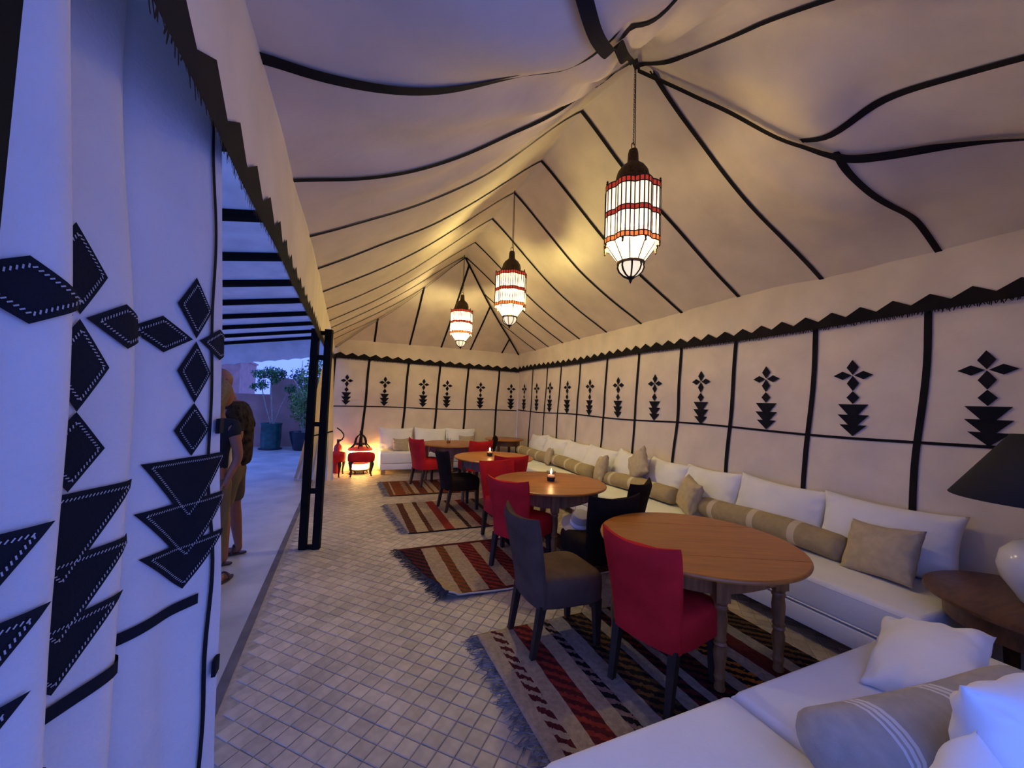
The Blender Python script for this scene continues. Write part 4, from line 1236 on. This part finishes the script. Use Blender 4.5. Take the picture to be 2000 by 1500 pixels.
b = thing('far_house', 'flat roofed pink house in the distance left of potted tree', 'house', (-9.6, 34, 0))
mb = MB(); mb.box((0, 0, 1.9), (5.6, 5, 3.8)); mb.obj('wall', terracotta_m, b, smooth=False)
mb = MB(); mb.box((0, 0, 3.86), (5.8, 5.2, 0.12)); mb.obj('parapet', terracotta_m, b, smooth=False)

def leaf_cloud(mb, c, r_, n, size, flat=0.8):
    for _ in range(n):
        d = Vector((random.gauss(0, 1), random.gauss(0, 1), random.gauss(0, 1))).normalized() * r_ * (random.random() ** 0.4)
        p = Vector(c) + Vector((d.x, d.y, d.z * flat))
        a = Vector((random.gauss(0, 1), random.gauss(0, 1), random.gauss(0, 1) + 0.4)).normalized()
        b_ = a.cross(Vector((random.gauss(0, 1), random.gauss(0, 1), random.gauss(0, 1)))).normalized()
        s = size * random.uniform(0.6, 1.3)
        mb.add([p, p + a * s * 0.5 + b_ * s * 0.22, p + a * s, p + a * s * 0.5 - b_ * s * 0.22], [(0, 1, 2, 3)])

t = thing('planter', 'large green glazed planter on the terrace', 'planter', (-1.95, 12.95, 0))
mb = MB(); mb.lathe([(0.22, 0.0), (0.245, 0.02), (0.262, 0.35), (0.256, 0.68), (0.272, 0.70), (0.272, 0.74), (0.245, 0.74), (0.24, 0.66)], 32); mb.obj('pot', greenglaze_m, t)
mb = MB(); mb.lathe([(0.24, 0.68), (0.01, 0.70)], 24); mb.obj('soil', soil_m, t)
mb = MB(); mb.lathe([(0.235, -0.0), (0.30, 0.005), (0.30, 0.03), (0.235, 0.03)], 32); mb.obj('saucer', darkpot_m, t)
tr = thing('potted_tree', 'small multi stemmed tree with round leaf clusters in the green planter', 'tree', (-1.95, 12.95, 0.70))
for pth, r0 in ((((0.02, 0, 0), (-0.02, 0, 0.5), (-0.08, 0, 1.0), (-0.08, 0, 1.35)), 0.024), (((-0.03, 0.02, 0), (-0.16, 0.02, 0.45), (-0.26, 0, 0.85), (-0.32, 0, 1.2)), 0.020), (((0.05, 0, 0), (0.16, 0.02, 0.4), (0.26, 0, 0.7), (0.36, 0, 0.95)), 0.016)):
    mb = MB(); mb.tube(pth, [r0, r0 * 0.85, r0 * 0.7, r0 * 0.5], 8); mb.obj('trunk', bark_m, tr)
mb = MB()
for c, r_, n in (((-0.10, 0, 1.46), 0.23, 420), ((0.10, 0.05, 1.45), 0.20, 330), ((-0.36, 0, 1.42), 0.20, 330), ((-0.30, 0, 1.12), 0.17, 260), ((0.02, -0.05, 1.25), 0.13, 150), ((-0.48, 0, 1.05), 0.09, 80), ((0.42, 0, 1.02), 0.17, 240), ((0.5, 0, 0.78), 0.11, 110)):
    leaf_cloud(mb, c, r_, n, 0.075)
mb.obj('foliage', leaf_m, tr, smooth=False, kind='stuff', fixn=False)
t = thing('planter', 'dark glazed planter partly behind the drawn curtain', 'planter', (-1.10, 12.7, 0))
mb = MB(); mb.lathe([(0.24, 0.0), (0.26, 0.02), (0.34, 0.34), (0.37, 0.50), (0.38, 0.52), (0.35, 0.52), (0.33, 0.45)], 32); mb.obj('pot', darkpot_m, t)
mb = MB(); mb.lathe([(0.34, 0.46), (0.01, 0.48)], 24); mb.obj('soil', soil_m, t)
tr = thing('leafy_shrub', 'tall light green shrub in the dark planter', 'shrub', (-1.10, 12.7, 0.48))
for k in range(7):
    a = 2 * PI * k / 7
    mb = MB(); mb.tube([(0.04 * math.cos(a), 0.04 * math.sin(a), 0), (0.18 * math.cos(a), 0.18 * math.sin(a), 0.7), (0.30 * math.cos(a), 0.30 * math.sin(a), 1.6)], [0.014, 0.010, 0.005], 6); mb.obj('stem', bark_m, tr)
mb = MB()
for c, r_, n in (((0.05, 0, 0.55), 0.42, 500), ((0.12, 0, 1.05), 0.48, 650), ((0.2, 0, 1.6), 0.45, 550), ((-0.15, 0, 0.85), 0.32, 260), ((0.3, 0, 2.0), 0.3, 250)):
    leaf_cloud(mb, c, r_, n, 0.10, 1.0)
mb.obj('foliage', leaf2_m, tr, smooth=False, kind='stuff', fixn=False)
tr = thing('olive_tree', 'thin dark olive tree standing behind the stepped wall', 'tree', (-1.45, 14.9, 0))
mb = MB(); mb.tube([(0, 0, 0), (0.03, 0, 1.2), (-0.02, 0, 2.4), (0.0, 0, 2.75)], [0.06, 0.045, 0.015, 0.006], 8); mb.obj('trunk', bark_m, tr)
mb = MB()
for c, r_, n in (((0.0, 0, 1.75), 0.45, 300), ((0.25, 0, 2.1), 0.40, 260), ((-0.15, 0, 2.2), 0.25, 110), ((0.5, 0, 1.9), 0.4, 250)):
    leaf_cloud(mb, c, r_, n, 0.12, 1.1)
mb.obj('foliage', leaf3_m, tr, smooth=False, kind='stuff', fixn=False)
for x, y, lb in ((-8.0, 26, 'distant round tree before the far house'), (-6.6, 24.0, 'distant low shrub beyond the terrace wall')):
    tr = thing('distant_tree', lb, 'tree', (x, y, 0))
    hh = 2.3 if x < -7.5 else 1.55
    mb = MB(); mb.tube([(0, 0, 0), (0, 0, hh * 0.6)], [0.09, 0.05], 6); mb.obj('trunk', bark_m, tr)
    mb = MB()
    for _ in range(5): leaf_cloud(mb, (random.uniform(-0.5, 0.5), 0, hh + random.uniform(-0.4, 0.4)), 0.5, 120, 0.2)
    mb.obj('foliage', leaf3_m, tr, smooth=False, kind='stuff', fixn=False)

# ------------------------------------------------------------------ people
def skin_obj(name, parent, m_, nodes, edges, sub=2, root=0):
    """nodes: list of (x, y, z, rx, ry)"""
    me = bpy.data.meshes.new(name)
    me.from_pydata([n[:3] for n in nodes], edges, [])
    me.materials.append(m_)
    o = link(name, me, parent)
    sk = o.modifiers.new('skin', 'SKIN')
    sk.use_smooth_shade = True
    for i, n in enumerate(nodes):
        v = me.skin_vertices[0].data[i]
        v.radius = (n[3], n[4] if len(n) > 4 else n[3])
        v.use_root = (i == root)
    sb = o.modifiers.new('subdivision', 'SUBSURF'); sb.levels = sub; sb.render_levels = sub
    return o
def chain(nodes, edges, start, pts):
    prev = start
    for p in pts:
        nodes.append(p); k = len(nodes) - 1
        edges.append((prev, k)); prev = k
    return prev
def hand(nodes, edges, wrist, w, d, side, s=1.0):
    """palm and five fingers growing from node index 'wrist' at w in direction d (unit); side: spread axis; slightly curled down"""
    d = Vector(d).normalized(); sd = Vector(side).normalized(); cu = d.cross(sd).normalized()
    if cu.z > 0: cu = -cu
    w = Vector(w)
    def nd(v, r_): return (v.x, v.y, v.z, r_, r_)
    p1 = chain(nodes, edges, wrist, [nd(w + d * 0.045 * s, 0.024 * s)])
    p2 = chain(nodes, edges, p1, [nd(w + d * 0.085 * s, 0.026 * s)])
    for k, (o_, l_) in enumerate(((-0.030, 0.060), (-0.010, 0.075), (0.011, 0.072), (0.031, 0.055))):
        b_ = w + d * 0.095 * s + sd * o_ * s
        chain(nodes, edges, p2, [nd(b_, 0.0095 * s), nd(b_ + d * l_ * 0.5 * s + cu * 0.010 * s, 0.009 * s), nd(b_ + d * l_ * 0.85 * s + cu * 0.032 * s, 0.0075 * s)])
    b_ = w + d * 0.045 * s - sd * 0.034 * s
    chain(nodes, edges, p1, [nd(b_, 0.011 * s), nd(b_ + d * 0.03 * s - sd * 0.016 * s + cu * 0.008 * s, 0.010 * s), nd(b_ + d * 0.058 * s - sd * 0.012 * s + cu * 0.018 * s, 0.008 * s)])

def head_mesh(parent, m_, c, yaw, pitch, s=1.0):
    """head facing local -X before rotation, with brow, nose, lips, chin and ears"""
    mb = MB()
    n, k = 28, 22
    loops = []
    for i in range(k + 1):
        t = i / k
        z = math.cos(t * PI) * -1
        ring = math.sin(max(0.02, min(0.98, t)) * PI) ** 0.8
        lp = []
        for j in range(n):
            a = 2 * PI * j / n
            fx = -math.cos(a)          # -1 is the face side
            x = 0.098 * ring * -math.cos(a); y = 0.074 * ring * math.sin(a)
            zz = z * 0.118
            if fx < 0:               # face
                f = max(0, math.cos(a)) ** 3
                if zz < -0.02: x -= 0.012 * f * smooth01((-0.02 - zz) / 0.06)
                nose = math.exp(-((zz + 0.012) / 0.022) ** 2) * max(0, math.cos(a)) ** 28
                x -= 0.030 * nose
                x += 0.010 * math.exp(-((zz - 0.012) / 0.012) ** 2) * math.exp(-((abs(math.sin(a)) - 0.42) / 0.16) ** 2)
                x -= 0.006 * math.exp(-((zz + 0.055) / 0.012) ** 2) * f
            else:
                if zz < 0: x *= 1 + 0.35 * zz / 0.118
            if zz < -0.04: y *= 1 + 0.9 * (zz + 0.04) / 0.118
            lp.append((x, y, zz))
        loops.append(lp)
    mb.loft(loops)
    for sy in (-1, 1):
        mb.tube([(0.012, sy * 0.070, -0.026), (0.018, sy * 0.080, -0.010), (0.022, sy * 0.083, 0.010), (0.008, sy * 0.078, 0.020), (0.002, sy * 0.072, 0.006)], [0.006, 0.009, 0.009, 0.007, 0.004], 6)
    M_ = Matrix.Translation(c) @ Matrix.Rotation(yaw, 4, 'Z') @ Matrix.Rotation(pitch, 4, 'Y') @ Matrix.Scale(s, 4)
    mb.v = [tuple(M_ @ Vector(v)) for v in mb.v]
    return mb

def person_man():
    t = thing('person', 'bald person in dark patterned shirt and khaki shorts standing on the terrace', 'person', (-0.977, 4.48, 0))
    # faces -x; left side to the camera
    N = []; E_ = []
    def a(*n): N.append(n if len(n) > 4 else (*n, n[3])); return len(N) - 1
    pel = a(0.0, 0, 0.94, 0.105, 0.13)
    ch = chain(N, E_, pel, [(0.01, 0, 1.08, 0.10, 0.125), (0.0, 0, 1.24, 0.11, 0.145), (-0.02, 0, 1.40, 0.10, 0.135)])
    nk = chain(N, E_, ch, [(-0.045, 0, 1.50, 0.058, 0.058), (-0.085, 0, 1.585, 0.052, 0.052)])
    hd = chain(N, E_, nk, [(-0.115, 0, 1.645, 0.06, 0.055)])
    for s in (-1, 1):
        k = chain(N, E_, pel, [(0.0, s * 0.10, 0.86, 0.085, 0.085), (-0.005 + 0.02 * s, s * 0.11, 0.50, 0.056, 0.056), (0.01 + 0.02 * s, s * 0.115, 0.36, 0.058, 0.054), (0.04 + 0.03 * s, s * 0.12, 0.09, 0.034, 0.034)])
        k = chain(N, E_, k, [(0.05 + 0.03 * s, s * 0.12, 0.035, 0.034, 0.034), (-0.06 + 0.03 * s, s * 0.135, 0.028, 0.036, 0.026), (-0.15 + 0.03 * s, s * 0.145, 0.018, 0.034, 0.016)])
        sh = chain(N, E_, ch, [(0.0, s * 0.185, 1.41, 0.062, 0.062), (0.085, s * 0.235, 1.19, 0.046, 0.046), (0.07, s * 0.235, 1.13, 0.042, 0.042), (-0.13, s * 0.15, 1.12, 0.028, 0.028)])
        hand(N, E_, sh, (-0.13, s * 0.15, 1.12), (-0.95, -s * 0.3, -0.05), (0, s * 0.4, -0.9))
    skin_obj('body', t, skin_m, N, E_)
    mb = head_mesh(t, skin_m, Vector((-0.135, 0, 1.685)), 0.12, R(-22))
    body_head = mb.obj('head', skin_m, t, ang=None)
    # shirt
    N = []; E_ = []
    pel = a(0.01, 0, 0.86, 0.135, 0.165)
    ch = chain(N, E_, pel, [(0.015, 0, 1.0, 0.128, 0.155), (0.012, 0, 1.20, 0.132, 0.165), (-0.01, 0, 1.40, 0.118, 0.155)])
    chain(N, E_, ch, [(-0.035, 0, 1.495, 0.075, 0.080)])
    for s in (-1, 1):
        chain(N, E_, ch, [(0.005, s * 0.19, 1.405, 0.080, 0.080), (0.055, s * 0.225, 1.28, 0.072, 0.072), (0.078, s * 0.236, 1.20, 0.070, 0.070)])
    skin_obj('shirt', t, shirt_m, N, E_)
    N = []; E_ = []
    pel = a(0.0, 0, 0.95, 0.115, 0.14)
    c = chain(N, E_, pel, [(0.0, 0, 0.86, 0.118, 0.145)])
    for s in (-1, 1):
        chain(N, E_, c, [(0.0, s * 0.10, 0.78, 0.098, 0.098), (0.0 + 0.015 * s, s * 0.11, 0.62, 0.088, 0.088), (-0.002 + 0.02 * s, s * 0.112, 0.50, 0.084, 0.084)])
    skin_obj('shorts', t, short_m, N, E_)
    for s in (-1, 1):
        mb = MB(); 
        cx, cy = -0.04 + 0.03 * s, s * 0.13
        mb.loft([[(cx + 0.15 * math.cos(q), cy + 0.052 * math.sin(q) * (1 - 0.15 * math.cos(q)), z) for q in np.linspace(0, 2 * PI, 21)[:-1]] for z in (0.0, 0.014)])
        for xx, hh in ((-0.06, 0.062), (0.04, 0.072)):
            mb.tube([(cx + xx, cy + 0.055 * math.cos(q), 0.010 + hh * math.sin(q)) for q in np.linspace(0, PI, 9)], 0.010, 5)
        mb.obj('sandal', sandal_m, t)
    return t
def person_woman():
    t = thing('person', 'long haired person in black top half hidden by the near curtain', 'person', (-1.007, 3.95, 0), R(62))
    N = []; E_ = []
    def a(*n): N.append(n if len(n) > 4 else (*n, n[3])); return len(N) - 1
    pel = a(0, 0, 0.88, 0.10, 0.125)
    ch = chain(N, E_, pel, [(0, 0, 1.0, 0.085, 0.11), (0, 0, 1.15, 0.092, 0.12), (0.01, 0, 1.29, 0.085, 0.11)])
    nk = chain(N, E_, ch, [(0.02, 0, 1.385, 0.045, 0.045), (0.03, 0, 1.45, 0.043, 0.043), (0.04, 0, 1.50, 0.05, 0.05)])
    for s in (-1, 1):
        k = chain(N, E_, pel, [(0, s * 0.085, 0.80, 0.08, 0.08), (0.01, s * 0.09, 0.46, 0.052, 0.052), (0, s * 0.09, 0.32, 0.052, 0.05), (-0.02, s * 0.09, 0.08, 0.032, 0.032)])
        k = chain(N, E_, k, [(-0.02, s * 0.09, 0.03, 0.032, 0.032), (0.08, s * 0.10, 0.025, 0.033, 0.024), (0.155, s * 0.105, 0.016, 0.03, 0.014)])
        x2 = 0.10 if s < 0 else 0.16
        sh = chain(N, E_, ch, [(0.005, s * 0.155, 1.305, 0.052, 0.052), (0.045, s * 0.19, 1.09, 0.040, 0.040), (0.055, s * 0.19, 1.03, 0.037, 0.037), (0.0 if s < 0 else 0.2, s * 0.15, 0.86 if s < 0 else 1.08, 0.025, 0.025)])
        hand(N, E_, sh, N[sh][:3], (-0.1, -s * 0.2, -1) if s < 0 else (0.9, -0.3, 0.1), (1, 0, 0) if s < 0 else (0, 0.3, 0.9), 0.9)
    skin_obj('body', t, skin_m, N, E_)
    mb = head_mesh(t, skin_m, Vector((0.055, 0, 1.56)), PI - 0.2, R(8), 0.94)
    mb.obj('head', skin_m, t, ang=None)
    # hair: cap and long lock down the back
    mb = MB(); loops = []
    for i in range(13):
        q = i / 12
        z = lerp(1.685, 1.20, q)
        rx = 0.055 + 0.055 * math.sin(min(1, q * 3) * PI / 2) * (1 - 0.45 * q); ry = 0.05 + 0.055 * math.sin(min(1, q * 3) * PI / 2) * (1 - 0.25 * q)
        cx = lerp(0.03, -0.055, smooth01(q * 1.6))
        loops.append([(cx + rx * math.cos(v) * (0.75 if math.cos(v) > 0 and q > 0.25 else 1), ry * math.sin(v), z + 0.01 * math.cos(3 * v)) for v in np.linspace(0, 2 * PI, 25)[:-1]])
    mb.loft(loops); mb.obj('hair', hair_m, t)
    N = []; E_ = []
    pel = a(0, 0, 0.86, 0.118, 0.145)
    ch = chain(N, E_, pel, [(0, 0, 1.0, 0.103, 0.13), (0, 0, 1.16, 0.11, 0.14), (0.008, 0, 1.30, 0.095, 0.125)])
    chain(N, E_, ch, [(0.015, 0, 1.37, 0.062, 0.07)])
    for s in (-1, 1):
        chain(N, E_, ch, [(0.005, s * 0.155, 1.305, 0.068, 0.068), (0.03, s * 0.18, 1.19, 0.062, 0.062)])
    skin_obj('top', t, blacktop_m, N, E_)
    N = []; E_ = []
    pel = a(0, 0, 0.93, 0.105, 0.13)
    c = chain(N, E_, pel, [(0, 0, 0.84, 0.115, 0.135)])
    for s in (-1, 1):
        chain(N, E_, c, [(0, s * 0.085, 0.76, 0.092, 0.092), (0.01, s * 0.09, 0.46, 0.072, 0.072), (-0.01, s * 0.09, 0.12, 0.062, 0.062)])
    skin_obj('trousers', t, short_m, N, E_)
    for s in (-1, 1):
        mb = MB(); mb.loft([[(0.055 + 0.135 * math.cos(q), s * 0.10 + 0.046 * math.sin(q), z) for q in np.linspace(0, 2 * PI, 19)[:-1]] for z in (0.0, 0.014)])
        mb.tube([(0.10, s * 0.10 + 0.05 * math.cos(q), 0.010 + 0.055 * math.sin(q)) for q in np.linspace(0, PI, 9)], 0.009, 5)
        mb.obj('sandal', sandal_m, t)
    return t
person_man()
person_woman()
sb = thing('shoulder_bag', 'pale cloth bag hanging between the two people on the terrace', 'bag', (-0.925, 4.14, 0.86))
mb = MB(); mb.loft([[(0.035 * k * math.cos(q), 0.075 * k * math.sin(q), z) for q in np.linspace(0, 2 * PI, 17)[:-1]] for z, k in ((-0.04, 0.4), (-0.02, 0.6), (0.08, 0.55), (0.16, 0.35), (0.24, 0.2))]); mb.obj('bag_body', bag_m, sb)
mb = MB(); mb.tube([(0, 0, 0.23), (-0.05, 0.02, 0.35), (-0.12, 0.06, 0.50)], 0.009, 6); mb.obj('strap', bag_m, sb)
